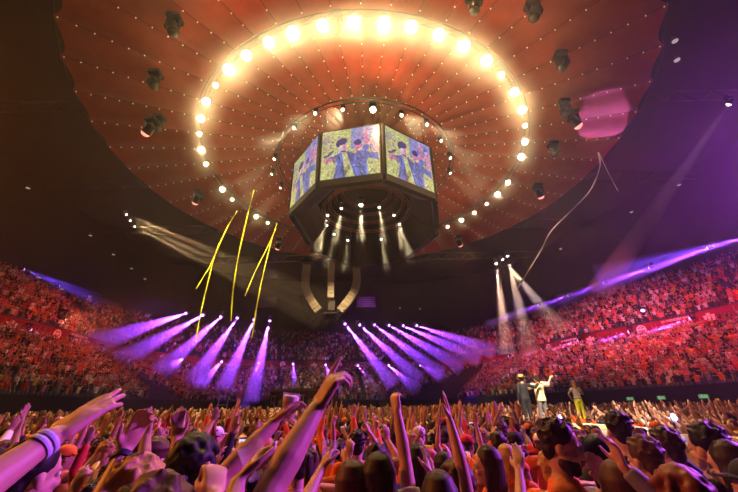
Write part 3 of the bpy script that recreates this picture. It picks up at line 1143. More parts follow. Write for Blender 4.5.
# ------------------------------------------------------------------ black covers over the empty corner blocks
def cover(sl, sr, label, nn=26):
    """sl, sr: (at the front edge, at the top edge) arc lengths of its two sides"""
    vs, fs = [], []
    K = 10
    for i in range(nn + 1):
        t = i / nn
        for j in range(K + 1):
            q = j / K
            a, b = sl[0] + (sl[1] - sl[0]) * q, sr[0] + (sr[1] - sr[0]) * q
            s = a + (b - a) * t
            o = LOW[0] + .15 + (-.9 - LOW[0]) * q
            z = LOW[1] + (o - LOW[0]) / (LOW[2] - LOW[0]) * (LOW[3] - LOW[1]) + .55 + .05 * math.sin(s * 3 + j)
            p, _ = bowl(s, o)
            vs += [(p.x, p.y, z)]
    for i in range(nn):
        for j in range(K):
            fs.append((i * (K + 1) + j, i * (K + 1) + j + 1, (i + 1) * (K + 1) + j + 1, (i + 1) * (K + 1) + j))
    t = thing('seat_cover', label, 'drape', (0, 0, 0))
    MB().add(vs, fs).build('cloth', M_black, t, smooth=True)
    mb = MB()
    for e in (0, nn):
        R_ = [Vector(vs[e * (K + 1) + j]) for j in range(K + 1)]
        for j in range(K):
            mb.tube([R_[j] + Vector((0, 0, .6)), R_[j + 1] + Vector((0, 0, .6))], .05, 5)
            mb.tube([R_[j] + Vector((0, 0, -.2)), R_[j] + Vector((0, 0, .6))], .04, 5)
    mb.build('railing', mat('steel_rail', (.35, .33, .38), .4, metal=.7), t)
    return t


CL = ((23.5, 33.2), (33.6, 34.4))
CR = ((95.5, 112.0), (119.0, 113.8))
cover(*CL, 'black cloth covering the empty seating block in the left back corner')
cover(*CR, 'black cloth covering the empty seating block in the right back corner')


def covered(s, o):
    q = (o - LOW[0]) / (-.9 - LOW[0])
    return any(a[0] + (a[1] - a[0]) * q < s < b[0] + (b[1] - b[0]) * q for a, b in (CL, CR))


# gear platform at the back
M_wood = mat('warm_wood', (0.35, 0.17, 0.06), .5, noise=.2, nscale=3)
M_gear = mat('pale_gear', (.7, .66, .68), .5)
pl0, pl1 = at_y(263, 410, 56), at_y(336, 410, 56)
px = (pl0.x + pl1.x) / 2
t = thing('bar_platform', 'dark raised bar platform with a wooden rail at the back of the floor', 'platform', (px, 58, 0))
W = pl1.x - pl0.x
MB().box((0, 0, 1.0), (W, 4, 2.0)).build('deck', M_black, t)
MB().box((0, -1.8, 4.75), (W * .86, .35, .35)).build('rail', M_wood, t)
for k in range(6):
    MB().box((-W * .42 + k * W * .168, -1.8, 3.3), (.18, .18, 2.6)).build('post', M_truss, t)
MB().box((0, 1.7, 3.4), (W, .3, 2.9)).build('back_panel', mat('back_panel_red', (.10, .02, .015), .6), t)
for k in range(7):
    x = pl0.x + 1.0 + k * (W - 2.0) / 6
    mb = MB()
    r = random.Random(k)
    kind = k % 3
    if kind == 0:      # trussed stand
        for q in (-.35, .35):
            mb.tube([(q, 0, 0), (q * .6, 0, 1.9)], .05, 6)
        mb.tube([(-.35, 0, .6), (.3, 0, 1.3)], .04, 5)
        mb.tube([(.35, 0, .6), (-.3, 0, 1.3)], .04, 5)
        mb.box((0, 0, 1.95), (.9, .4, .12))
    elif kind == 1:    # round drum on legs
        mb.lathe((0, -.2, 1.0), [(.5, -.25), (.5, .25)], 16, (0, 1, 0))
        for q in (-.45, .45):
            mb.tube([(q, -.2, 1.0), (q * 1.3, -.2, 0)], .04, 5)
    else:              # tall rack
        mb.box((0, 0, .95), (.6, .5, 1.7))
        for q in range(5):
            mb.box((0, -.27, .35 + q * .3), (.5, .05, .16))
    o = mb.build('equipment_stand', M_gear)
    o.location = (x, 57.2, 2.0)
    o['label'] = f'pale {("crossed stand with a flat top", "round drum on legs", "slim equipment rack")[kind]} on the bar platform, number {k + 1} from the left'
    o['category'] = 'equipment'
    o['group'] = 'pale equipment on the bar platform'
t = thing('scaffold_frame', 'white scaffold frame with a shelf at the back left of the floor', 'scaffold', at_y(212, 409, 56) * Vector((1, 1, 0)) if False else (at_y(212, 409, 56).x, 56, 0))
mb = MB()
for x in (-2.2, -.7, .8, 2.2):
    mb.box((x, 0, 2.0), (.14, .14, 4.0))
mb.build('upright', M_gear, t)
mb = MB()
for z in (1.5, 2.8, 3.9):
    mb.box((0, 0, z), (4.6, .16, .12))
mb.build('crossbar', M_gear, t)
# ------------------------------------------------------------------ people
def loft(mb, rings, n=16):
    """rings: (centre, rx, ry, tilt matrix or None), flat closed ends"""
    vs, fs = [], []
    for c, rx, ry in rings:
        for k in range(n):
            t = 2 * PI * k / n
            vs.append((c[0] + rx * math.cos(t), c[1] + ry * math.sin(t), c[2]))
    m_ = len(rings)
    for i in range(m_ - 1):
        for k in range(n):
            fs.append((i * n + k, i * n + (k + 1) % n, (i + 1) * n + (k + 1) % n, (i + 1) * n + k))
    fs.append(tuple(range(n))[::-1])
    fs.append(tuple((m_ - 1) * n + k for k in range(n)))
    return mb.add(vs, fs)


def capsule(mb, pts, rad, n=10):
    """tube with rounded ends"""
    pts = [Vector(p) for p in pts]
    d0, d1 = (pts[0] - pts[1]).normalized(), (pts[-1] - pts[-2]).normalized()
    r0, r1 = rad[0], rad[-1]
    P = [pts[0] + d0 * r0 * .95, pts[0] + d0 * r0 * .6] + pts + [pts[-1] + d1 * r1 * .6, pts[-1] + d1 * r1 * .95]
    R = [r0 * .3, r0 * .8] + list(rad) + [r1 * .8, r1 * .3]
    return mb.tube(P, R, n)


def bend(pts, n=3):
    return pts


def fuse(mb, voxel, smooth=2, name='body', fac=.5):
    """one continuous skin over the collected shapes"""
    me = mb.mesh('tmp')
    o = bpy.data.objects.new('tmp', me)
    COL.objects.link(o)
    r = o.modifiers.new('r', 'REMESH')
    r.mode = 'VOXEL'
    r.voxel_size = voxel
    r.use_smooth_shade = True
    if smooth:
        s = o.modifiers.new('s', 'SMOOTH')
        s.factor = fac
        s.iterations = smooth
    dg = bpy.context.evaluated_depsgraph_get()
    out = bpy.data.meshes.new_from_object(o.evaluated_get(dg))
    bpy.data.objects.remove(o)
    bpy.data.meshes.remove(me)
    out.name = name
    return out


def add_hand(mb, W, fdir, palm, curl, side, k=1.0, spread=0.12):
    """palm, four unequal fingers and a thumb; palm = way the palm faces, side*(fdir x palm) = thumb side"""
    fdir = Vector(fdir).normalized()
    palm = Vector(palm)
    palm = (palm - fdir * palm.dot(fdir)).normalized()
    u = fdir.cross(palm) * side
    W = Vector(W)
    L = [.074, .083, .077, .060]
    K = [.094, .098, .093, .084]
    off = [.030, .010, -.011, -.030]
    mb.ell(W + fdir * .055 * k, (.040 * k, .017 * k, .052 * k), Matrix((u, palm, fdir)).transposed(), 12, 8)
    for j in range(4):
        base = W + fdir * K[j] * k + u * off[j] * k
        capsule(mb, [W + fdir * .015 * k + u * off[j] * .7 * k, base], [.015 * k, .0115 * k], 8)
        d = (fdir + u * (off[j] / .03) * spread).normalized()
        c = curl[j]
        p = base
        pts = [p]
        ang = 0
        for seg, (fr, kk) in enumerate(((.46, .75), (.30, 1.0), (.24, .7))):
            ang += c * kk
            dd = d * math.cos(ang) + palm * math.sin(ang)
            p = p + dd * L[j] * fr * k * 1.05
            pts.append(p)
        capsule(mb, pts, [.0105 * k, .0095 * k, .0088 * k, .0075 * k], 8)
    tc = curl[4]
    b = W + fdir * .022 * k + u * .026 * k
    d1 = (fdir * .62 + u * (.75 - .5 * tc) + palm * (.25 + .6 * tc)).normalized()
    d2 = (fdir * .85 + u * (.35 - .7 * tc) + palm * (.2 + .5 * tc)).normalized()
    capsule(mb, [b, b + d1 * .042 * k, b + d1 * .042 * k + d2 * .032 * k, b + d1 * .042 * k + d2 * .056 * k], [.0155 * k, .012 * k, .0108 * k, .0085 * k], 8)


def ik(S_, W, pole, a=.295, b=.265):
    """elbow position"""
    d = W - S_
    L = min(d.length, a + b - .002)
    dn = d.normalized()
    x = (a * a - b * b + L * L) / (2 * L)
    h = math.sqrt(max(a * a - x * x, 0))
    pl = Vector(pole)
    pl = (pl - dn * pl.dot(dn))
    pl = pl.normalized() if pl.length > 1e-5 else dn.orthogonal()
    return S_ + dn * x + pl * h


OPEN = (.10, .06, .10, .18, .1)
RELAX = (.35, .42, .48, .55, .3)
FIST = (1.35, 1.4, 1.4, 1.4, .9)
GRIP = (.78, .8, .82, .85, .35)
POINT = (.04, 1.3, 1.4, 1.4, .8)
VSIGN = (.04, .06, 1.4, 1.4, .9)

# arm poses of the person's right side (x outward), shoulder-relative wrist, pole, finger direction, palm, curl
ARMS = {
    'down': ((.09, .04, -.53), (.2, -1, 0), (.02, .1, -1), (-1, .1, 0), RELAX),
    'fold': ((-.02, .30, -.20), (1, -.3, -.6), (-.5, .6, .6), (-.6, -.2, -.6), RELAX),
    'up': ((.10, .14, .50), (1, .4, 0), (.05, .12, 1), (-.2, 1, -.1), OPEN),
    'upfist': ((.06, .20, .46), (1, .5, 0), (0, .1, 1), (-.3, 1, 0), FIST),
    'point': ((.05, .30, .42), (1, .3, -.2), (-.05, .45, 1), (-.2, .9, -.4), POINT),
    'half': ((.14, .26, .20), (1, -.2, -.8), (-.05, .2, 1), (-.3, .9, 0), RELAX),
    'clap': ((-.14, .24, .40), (1, .5, -.2), (-.12, .15, 1), (-1, 0, 0), OPEN),
    'cup': ((.05, .30, .22), (1, .1, -.7), (-.75, .55, .2), (-.5, .6, 0), GRIP),
    'phone': ((-.06, .36, .26), (1, -.2, -.5), (-.3, .25, .9), (-.2, 1, 0), GRIP),
    'reach': ((.24, .34, .0), (.2, -.2, -1), (.8, .6, .15), (0, .1, -1), OPEN),
    'wide': ((.34, .12, .40), (.3, .6, -.8), (.5, .1, 1), (-.4, .8, 0), OPEN),
}


def build_body(arms, female=False, k=1.0, voxel=.009, yaw=0.0, nod=0.0, feet=True, hand_k=1.0, full=True, bend_fwd=0.0):
    """arms: {1: right, -1: left}; each an ARMS key or dict(S, E, W, f, palm, curl) in local metres. Returns meshes and anchors."""
    sh = (.168 if female else .192)
    mb = MB()
    T = [((0, 0, .90), .150, .105), ((0, -.005, .98), .168 if female else .160, .112), ((0, 0, 1.10), .125 if female else .142, .095), ((0, .005, 1.20), .135 if female else .155, .10), ((0, .01, 1.30), .150 if female else .172, .112), ((0, 0, 1.39), .150 if female else .175, .095), ((0, -.01, 1.445), .095, .068), ((0, -.012, 1.48), .06, .056)]
    T = [((c[0] * k, c[1] * k, c[2] * k), a * k, b * k) for c, a, b in T]
    loft(mb, T, 18)
    H = Vector((0, .02, 1.615)) * k
    Rh = Matrix.Rotation(yaw, 3, 'Z') @ Matrix.Rotation(-nod, 3, 'X')
    hp = lambda x, y, z: H + Rh @ (Vector((x, y, z)) * k)
    hs = .96 if female else 1.0
    capsule(mb, [Vector((0, -.012, 1.44)) * k, Vector((0, -.008, 1.50)) * k, hp(0, -.02, -.06)], [.056 * k * hs, .052 * k * hs, .052 * k * hs], 12)
    E3 = lambda c, r: mb.ell(hp(*c), tuple(q * k * hs for q in r), Rh, 16, 11)
    E3((0, -.012, .036), (.075, .096, .088))
    E3((0, .022, -.045), (.059, .066, .074))
    E3((0, .066, -.098), (.024, .022, .018))
    E3((0, .078, .020), (.046, .014, .010))
    E3((.034, .068, -.030), (.024, .018, .02))
    E3((-.034, .068, -.030), (.024, .018, .02))
    E3((0, .083, -.066), (.023, .011, .0085))
    E3((.077, -.008, -.012), (.010, .019, .031))
    E3((-.077, -.008, -.012), (.010, .019, .031))
    capsule(mb, [hp(0, .083, .006), hp(0, .098, -.020), hp(0, .104, -.036)], [.009 * k, .011 * k, .0135 * k], 8)
    wrists, elbows, shoulders = {}, {}, {}
    for sd in (1, -1):
        a = arms[sd]
        S_ = Vector((sd * sh, -.005, 1.415)) * k
        if isinstance(a, str):
            w, pole, f, pn, curl = ARMS[a]
            fl = lambda v: Vector((v[0] * sd, v[1], v[2]))
            if w[2] > .1:
                S_ = S_ + Vector((-.01 * sd, .01, .035)) * k
            W = S_ + fl(w) * k
            E_ = ik(S_, W, fl(pole), .295 * k, .265 * k)
            f, pn = fl(f), fl(pn)
        else:
            W, E_, f, pn, curl = a['W'], a['E'], a['f'], a['palm'], a['curl']
            S_ = a.get('S', S_)
        wrists[sd], elbows[sd], shoulders[sd] = W, E_, S_
        g = .88 if female else 1.0
        trap = Vector((sd * .06, -.012, 1.43)) * k
        capsule(mb, [trap, S_ * .6 + trap * .4, S_], [.055 * k, .058 * k, .056 * k * g], 10)
        m1 = S_.lerp(E_, .45)
        capsule(mb, [S_, m1, E_], [.054 * k * g, .047 * k * g, .040 * k * g], 12)
        m2 = E_.lerp(W, .3)
        capsule(mb, [E_, m2, E_.lerp(W, .7), W], [.040 * k * g, .043 * k * g, .034 * k * g, .027 * k * g], 12)
        hk = k * hand_k * (.92 if female else 1.0)
        # flat oval wrist into the hand
        add_hand(mb, W, f, pn, curl, (1 if sd > 0 else -1) * a.get('thumb', 1) if not isinstance(a, str) else thumb_sign(a, f, pn, sd), hk)
    hips = {}
    if full:
        for sd in (1, -1):
            capsule(mb, [Vector((sd * .085, 0, .92)) * k, Vector((sd * .10, .015, .50)) * k], [.088 * k, .056 * k], 10)
            capsule(mb, [Vector((sd * .10, .015, .50)) * k, Vector((sd * .10, -.005, .33)) * k, Vector((sd * .10, 0, .09)) * k], [.054 * k, .054 * k, .037 * k], 10)
            mb.ell(Vector((sd * .105, .06, .037)) * k, (.045 * k, .125 * k, .040 * k))
    me = fuse(mb, voxel, 2, 'body')
    return dict(body=me, H=H, R=Rh, k=k, hs=hs, wr=wrists, el=elbows, sh=shoulders, female=female)


def thumb_sign(a, f, pn, sd):
    """which side of f x palm the thumb is on for a standard arm pose"""
    f = Vector(f).normalized()
    pn = Vector(pn)
    u = f.cross(pn)
    want = {'down': Vector((0, 1, 0)), 'up': Vector((-sd, 0, 0)), 'upfist': Vector((-sd, 0, 0)), 'point': Vector((-sd, 0, 0)), 'half': Vector((-sd, 0, 0)), 'clap': Vector((0, -1, 0)), 'cup': Vector((0, 0, 1)), 'phone': Vector((-sd, 0, .3)), 'wide': Vector((-sd, 0, .3)), 'fold': Vector((-sd, 0, .6)), 'reach': Vector((-sd, .5, 0))}[a]
    return sd * (1 if u.dot(want) > 0 else -1) * sd


def build_shirt(b, voxel=.012, sleeve=.55, name='shirt', puff=.0, bot=.93):
    k, female = b['k'], b['female']
    mb = MB()
    e = .013 + puff
    T = [((0, -.004, bot), .178, .125), ((0, 0, 1.02), .168, .118), ((0, 0, 1.10), .135 if female else .152, .105), ((0, .005, 1.20), .142 if female else .162, .11), ((0, .012, 1.30), .158 if female else .177, .124), ((0, 0, 1.39), .152 if female else .178, .101), ((0, -.01, 1.44), .105, .075), ((0, -.012, 1.466), .074, .068)]
    loft(mb, [((c[0] * k, c[1] * k, c[2] * k), (a + e * .6) * k, (bb + e * .6) * k) for c, a, bb in T], 20)
    for sd in (1, -1):
        g = .88 if female else 1.0
        S_, E_ = b['sh'][sd], b['el'][sd]
        trap = Vector((sd * .06, -.012, 1.42)) * k
        capsule(mb, [trap, S_ * .6 + trap * .4, S_], [.060 * k, .067 * k, (.056 * g + e) * k], 12)
        if sleeve <= 1.0:
            q = S_.lerp(E_, sleeve)
            mb.tube([S_, S_.lerp(q, .5), q], [(.056 * g + e) * k, (.054 * g + e * 1.2) * k, (.050 * g + e * 1.4) * k], 14)
        else:
            W = b['wr'][sd]
            capsule(mb, [S_, S_.lerp(E_, .5), E_], [(.056 * g + e) * k, (.052 * g + e) * k, (.042 * g + e) * k], 12)
            mb.tube([E_, E_.lerp(W, .4), E_.lerp(W, .92)], [(.042 * g + e) * k, (.042 * g + e) * k, (.030 * g + e) * k], 12)
    return fuse(mb, voxel, 2, name)


def build_trousers(k=1.0, female=False, voxel=.014, cut=.07):
    mb = MB()
    loft(mb, [((0, 0, .86 * k), .150 * k, .118 * k), ((0, -.004, .94 * k), .178 * k, .124 * k), ((0, -.002, 1.0 * k), .160 * k, .112 * k)], 18)
    for sd in (1, -1):
        mb.tube([Vector((sd * .085, 0, .90)) * k, Vector((sd * .10, .012, .50)) * k, Vector((sd * .10, 0, cut)) * k], [.100 * k, .070 * k, .056 * k], 12)
    return fuse(mb, voxel, 2, 'trousers')


def build_hair(style, seed=0, voxel=.008):
    """hair around a head centre at the origin, face towards +Y"""
    r = random.Random(seed)
    mb = MB()
    if style == 'bald':
        return None
    mb.ell((0, -.024, .048), (.083, .098, .092), None, 18, 12)
    mb.ell((0, -.064, -.02), (.066, .045, .062), None, 14, 9)

    def skull(az, el):
        """point on the hair surface, az from the back (0) to the face (pi)"""
        return Vector((.086 * math.sin(az) * math.cos(el), -.024 - .101 * math.cos(az) * math.cos(el), .048 + .094 * math.sin(el)))
    if style in ('short', 'cap', 'shaved'):
        n = 90 if style == 'short' else 20
        for _ in range(n):
            az, el = r.uniform(-2.5, 2.5), r.uniform(-.3, 1.5)
            if abs(az) > 1.5 and el < .45:
                continue
            p = skull(az, el)
            d = Vector((r.uniform(-.6, .6), r.uniform(-.2, .8), r.uniform(-.2, .6)))
            nn = (p - Vector((0, -.024, .048))).normalized()
            d = (d - nn * d.dot(nn) * .8).normalized()
            capsule(mb, [p - nn * .006, p + d * .02 + nn * .005, p + d * .036 + nn * .004], [.010, .008, .004], 6)
    if style == 'curly':
        for _ in range(150):
            az, el = r.uniform(-2.3, 2.3), r.uniform(-.5, 1.5)
            if abs(az) > 1.5 and el < .35:
                continue
            p = skull(az, el) * 1.08
            mb.ell(p, [r.uniform(.016, .026)] * 3, None, 8, 6)
    if style in ('long', 'wavy', 'bob', 'half'):
        L = {'long': .36, 'wavy': .33, 'bob': .13, 'half': .24}[style]
        nl = 34
        mb.ell((0, -.026, .057), (.078, .094, .096), None, 18, 12)
        for i in range(nl):
            az = -1.95 + 3.9 * i / (nl - 1) + r.uniform(-.05, .05)
            p0 = skull(az, 1.53) + Vector((0, 0, .004))
            p1 = skull(az, .8)
            p2 = skull(az, .1)
            p3 = skull(az, -.35)
            ln = L * r.uniform(.8, 1.08)
            amp = .014 if style == 'wavy' else .004
            pts = [p0, skull(az, 1.15) * 1.01, p1, p2, p3 * 1.02]
            q = Vector((p3.x * 1.02, p3.y * 1.0, p3.z))
            for s in range(1, 6):
                f = s / 5
                o = Vector((math.sin(az) * .012 * f + amp * math.sin(s * 2.1 + i), -math.cos(az) * .006 * f + amp * math.cos(s * 1.7 + i * 2), -ln * f))
                w = q + o
                if w.z < -.15:
                    w.y = min(w.y, -.075 + .02 * abs(math.sin(az)) if abs(az) < 1.3 else w.y)
                pts.append(w)
            capsule(mb, pts, [.012, .012, .012, .013, .015] + [.017, .016, .014, .011, .006], 7)
    if style in ('ponytail', 'bun'):
        for i in range(22):
            az = -2.3 + 4.6 * i / 21
            capsule(mb, [skull(az, .25), skull(az * .6, .7) * 1.02, Vector((0, -.125, .08))], [.010, .010, .012], 6)
        if style == 'bun':
            for _ in range(16):
                mb.ell(Vector((0, -.125, .105)) + Vector((r.uniform(-.02, .02), r.uniform(-.02, .02), r.uniform(-.02, .02))), [.024] * 3, None, 8, 6)
        else:
            for i in range(9):
                a = i * .7
                capsule(mb, [(0, -.12, .085), (.015 * math.cos(a), -.16, .07), (.025 * math.cos(a), -.165 + .012 * math.sin(a), -.05), (.018 * math.cos(a), -.15 + .01 * math.sin(a), -.2)], [.014, .018, .014, .005], 7)
    return fuse(mb, voxel, 1, 'hair')


def build_cap(kind='cap'):
    mb = MB()
    if kind == 'cap':
        mb.ell((0, -.018, .075), (.094, .108, .078), None, 18, 10)
        vs, fs = [], []
        for z in (.062, .070):
            for i in range(13):
                a = -1.2 + 2.4 * i / 12
                vs.append((.088 * math.sin(a), .07 * math.cos(a) + .0, z))
                vs.append((.085 * math.sin(a), .07 * math.cos(a) + .085 * math.cos(a * .9), z - .012))
        for i in range(12):
            fs.append((2 * i, 2 * i + 1, 2 * i + 3, 2 * i + 2))
            fs.append((26 + 2 * i, 26 + 2 * i + 2, 26 + 2 * i + 3, 26 + 2 * i + 1))
            fs.append((2 * i + 1, 26 + 2 * i + 1, 26 + 2 * i + 3, 2 * i + 3))
            fs.append((2 * i, 2 * i + 2, 26 + 2 * i + 2, 26 + 2 * i))
        mb.add(vs, fs)
        return mb.mesh('cap', True)
    # brimmed hat
    mb.lathe((0, -.015, .055), [(.098, 0), (.17, .004), (.185, .018), (.17, .014), (.10, .012), (.096, .06), (.085, .105), (.05, .112)], 26)
    return mb.mesh('hat', True)


# palettes
SKIN = {'fair': (0.52, 0.28, 0.20), 'tan': (0.36, 0.18, 0.11), 'brown': (0.20, 0.09, 0.05)}
HAIRC = {'dark brown': (0.025, 0.012, 0.007), 'black': (0.008, 0.006, 0.006), 'brown': (0.075, 0.032, 0.014), 'blonde': (0.42, 0.25, 0.09), 'reddish': (0.16, 0.04, 0.015)}
SHIRT = {'orange': (0.72, 0.14, 0.012), 'red': (0.5, 0.02, 0.02), 'white': (0.66, 0.63, 0.60), 'black': (0.016, 0.015, 0.018), 'navy': (0.02, 0.03, 0.10), 'grey': (0.22, 0.21, 0.22), 'pink': (0.62, 0.16, 0.25), 'yellow': (0.62, 0.42, 0.05)}
m_skin = {a: mat('skin_' + a, c, .5, noise=.08, nscale=14, spec=.35) for a, c in SKIN.items()}
m_hair = {a: mat('hair_' + a.replace(' ', '_'), c, .55, noise=.6, nscale=1.0, spec=.25, bump=.5) for a, c in HAIRC.items()}
for _m in m_hair.values():          # streaks running down the strands
    _nt = _m.node_tree
    _n = [q for q in _nt.nodes if q.type == 'TEX_NOISE'][0]
    _t = [q for q in _nt.nodes if q.type == 'TEX_COORD'][0]
    _mp = _nt.nodes.new('ShaderNodeMapping')
    _mp.inputs['Scale'].default_value = (120, 120, 9)
    _nt.links.new(_t.outputs['Object'], _mp.inputs['Vector'])
    _nt.links.new(_mp.outputs['Vector'], _n.inputs['Vector'])
m_shirt = {a: mat('cloth_' + a, c, .8, noise=.12, nscale=25, bump=.15) for a, c in SHIRT.items()}
m_jeans = mat('denim', (.035, .05, .10), .8, noise=.25, nscale=40)
m_eye = mat('eye_white', (.5, .47, .44), .25)
m_iris = mat('eye_dark', (.03, .02, .015), .2)
mb = MB()
mb.ell((0, 0, 0), (.0125, .0105, .0105), None, 12, 8)
mb.ell((0, .0065, 0), (.006, .0048, .006), None, 10, 6, mi=1)
EYE = mb.mesh('eye', True)
EYE.materials.append(m_eye)
EYE.materials.append(m_iris)


def tint_material(name, src, lo, hi):
    """the same surface as src, its colour taken from each object's own colour"""
    M = src.copy()
    M.name = name
    nt = M.node_tree
    b = nt.nodes['Principled BSDF']
    n = [q for q in nt.nodes if q.type == 'TEX_NOISE'][0]
    oi = nt.nodes.new('ShaderNodeObjectInfo')
    mr = nt.nodes.new('ShaderNodeMapRange')
    mr.inputs['To Min'].default_value = lo
    mr.inputs['To Max'].default_value = hi
    sc = nt.nodes.new('ShaderNodeVectorMath')
    sc.operation = 'SCALE'
    nt.links.new(n.outputs['Fac'], mr.inputs['Value'])
    nt.links.new(oi.outputs['Color'], sc.inputs[0])
    nt.links.new(mr.outputs['Result'], sc.inputs['Scale'])
    nt.links.new(sc.outputs['Vector'], b.inputs['Base Color'])
    return M


TINT = {}
_a, _b, _c = tint_material('skin', m_skin['fair'], .92, 1.08), tint_material('hair', m_hair['brown'], .4, 1.6), tint_material('cloth_shirt', m_shirt['orange'], .88, 1.12)
for k_, m_ in m_skin.items():
    TINT[m_.name] = (_a, SKIN[k_])
for k_, m_ in m_hair.items():
    TINT[m_.name] = (_b, HAIRC[k_])
for k_, m_ in m_shirt.items():
    TINT[m_.name] = (_c, SHIRT[k_])


def slot(o, m):
    if m.name in TINT:
        M, c = TINT[m.name]
        if not o.data.materials:
            o.data.materials.append(M)
        if o.data.materials[0] is M:
            o.color = (*c, 1)
            return
    if not o.data.materials:
        o.data.materials.append(None)
    o.material_slots[0].link = 'OBJECT'
    o.material_slots[0].material = m


def dress(name, label, b, skin, hair, hair_col, shirt_me, shirt_mat, trousers_me, trousers_mat, loc, rot, group=None, hat=None, hat_mat=None):
    """a person: one body mesh with hair, clothes and eyes as its children"""
    o = obj(name, b['body'], None, label=label, category='person', group=group)
    o.location = loc
    o.rotation_euler = (0, 0, rot)
    slot(o, m_skin[skin])
    c = obj('shirt', shirt_me, o)
    slot(c, shirt_mat)
    if trousers_me is not None:
        c = obj('trousers', trousers_me, o)
        slot(c, trousers_mat)
    Mh = Matrix.Translation(b['H']) @ b['R'].to_4x4() @ Matrix.Scale(b['k'] * b['hs'], 4)
    if hair is not None:
        c = obj('hair', hair, o)
        c.matrix_local = Mh
        slot(c, m_hair[hair_col])
    if hat is not None:
        c = obj('cap' if 'brim' not in (hat_mat.name) else 'hat', hat, o)
        c.matrix_local = Mh
        slot(c, hat_mat)
    for s in (-1, 1):
        c = obj('eye', EYE, o)
        c.matrix_local = Mh @ Matrix.Translation((s * .031, .0755, .001))
    return o


HAIRS = {s: build_hair(s, i) for i, s in enumerate(['short', 'shaved', 'curly', 'long', 'wavy', 'bob', 'ponytail', 'bun', 'half'])}
CAP, HAT = build_cap('cap'), build_cap('hat')
# ------------------------------------------------------------------ people one can tell apart near the camera
TAKEN = []          # plan positions already occupied


def stand_in_stage(x, y, m=.25):
    p = [(a, b) for a, b in poly]
    c = False
    n = len(p)
    near = False
    for i in range(n):
        x1, y1 = p[i]
        x2, y2 = p[(i + 1) % n]
        if ((y1 > y) != (y2 > y)) and x < (x2 - x1) * (y - y1) / (y2 - y1) + x1:
            c = not c
        d = Vector((x2 - x1, y2 - y1))
        t = max(0, min(1, (Vector((x - x1, y - y1)).dot(d)) / d.length_squared))
        if (Vector((x1, y1)) + d * t - Vector((x, y))).length < m:
            near = True
    return c or near


def boa_mesh(seed=1):
    r = random.Random(seed)
    mb = MB()
    for i in range(900):
        a = r.random() * 2 * PI
        c = Vector((.135 * math.cos(a), .10 * math.sin(a), 1.44 - .05 * math.sin(a)))
        d = Vector((r.gauss(0, 1), r.gauss(0, 1), r.gauss(0, 1))).normalized()
        mb.tube([c, c + d * .03, c + d * r.uniform(.04, .062) + Vector((0, 0, -.008))], [.0045, .004, .001], 4)
    for s in (-1, 1):
        for i in range(420):
            t = r.random()
            c = Vector((s * (.10 - .02 * t), .12 + .02 * t, 1.40 - .42 * t))
            d = Vector((r.gauss(0, 1), r.gauss(0, 1), r.gauss(0, 1))).normalized()
            mb.tube([c, c + d * .03, c + d * r.uniform(.04, .06)], [.0045, .004, .001], 4)
    return mb.mesh('feather_boa')


BOA = boa_mesh()
M_boa = {'red-orange': mat('boa_red_orange', (.75, .07, .012), .8), 'orange': mat('boa_orange', (.75, .2, .02), .8), 'white': mat('boa_white', (.7, .66, .62), .8)}
M_band = mat('wristband_dark', (.02, .02, .035), .6)
M_bandp = mat('wristband_pale', (.55, .55, .75), .5)


def band(parent, b, sd, t0, m, w=.016, r=.034):
    E_, W = b['el'][sd], b['wr'][sd]
    c = E_.lerp(W, t0)
    d = (W - E_).normalized()
    mb = MB()
    rr = r * b['k']
    mb.lathe(c, [(rr * .92, -w / 2), (rr, -w / 2), (rr * 1.03, 0), (rr, w / 2), (rr * .92, w / 2)], 20, d)
    return mb.build('wristband', m, parent, smooth=False)


def reach_person(label, W, E_, tip, palm, thumb, curl, facing, side=1, female=False, skin='fair', hair='short', hc='dark brown', shirt='orange', sleeve=.5, other='down', straight=.6, voxel=.0085, bands=(), hand_k=1.0, drop=.55):
    """somebody near the camera of whom mostly one raised arm shows; W, E_, tip are places of wrist, elbow and fingertip"""
    fl = (E_ - W)
    fl = fl.normalized()
    E_ = W + fl * .265
    dirS = (fl * straight + Vector((0, 0, -drop)) + Vector((-E_.x * .0, -.25, 0))).normalized()
    Sw = E_ + dirS * .295
    rot = math.atan2(-facing[0], facing[1])
    sh = .168 if female else .192
    k = min(1.08, max(.86, Sw.z / 1.45))
    Rz = Matrix.Rotation(rot, 3, 'Z')
    root = Sw - Rz @ Vector((side * sh * k, -.005 * k, 0))
    root.z = 0
    inv = Rz.transposed()
    loc = lambda p: inv @ (p - root)
    f = inv @ (tip - W).normalized()
    pn = inv @ Vector(palm)
    th = inv @ Vector(thumb)
    u = f.cross((pn - f * pn.dot(f)).normalized())
    sgn = 1 if u.dot(th) > 0 else -1
    a = dict(S=loc(Sw), E=loc(E_), W=loc(W), f=f, palm=pn, curl=curl, thumb=sgn * (1 if side > 0 else -1))
    arms = {side: a, -side: other}
    b = build_body(arms, female, k, voxel, hand_k=hand_k)
    sm = build_shirt(b, .013, sleeve)
    tm = TROUS[female]
    o = dress('person', label, b, skin, HAIRS.get(hair), hc, sm, m_shirt[shirt], tm, m_jeans, root, rot)
    for t0, m, w in bands:
        band(o, b, side, t0, m, w)
    TAKEN.append((root.x, root.y, .30))
    return o, b, root, rot


TROUS = {False: build_trousers(1.0), True: build_trousers(.94)}
A3 = lambda px, py, r: at_r(px, py, r)
M_clear = mat('clear_plastic', (.9, .9, .92), .12, spec=.6)
M_clear.node_tree.nodes['Principled BSDF'].inputs['Alpha'].default_value = .13
M_beer = mat('beer', (.80, .33, .04), .15, trans=.15, spec=.5)
M_foam = mat('beer_foam', (.85, .78, .66), .8)


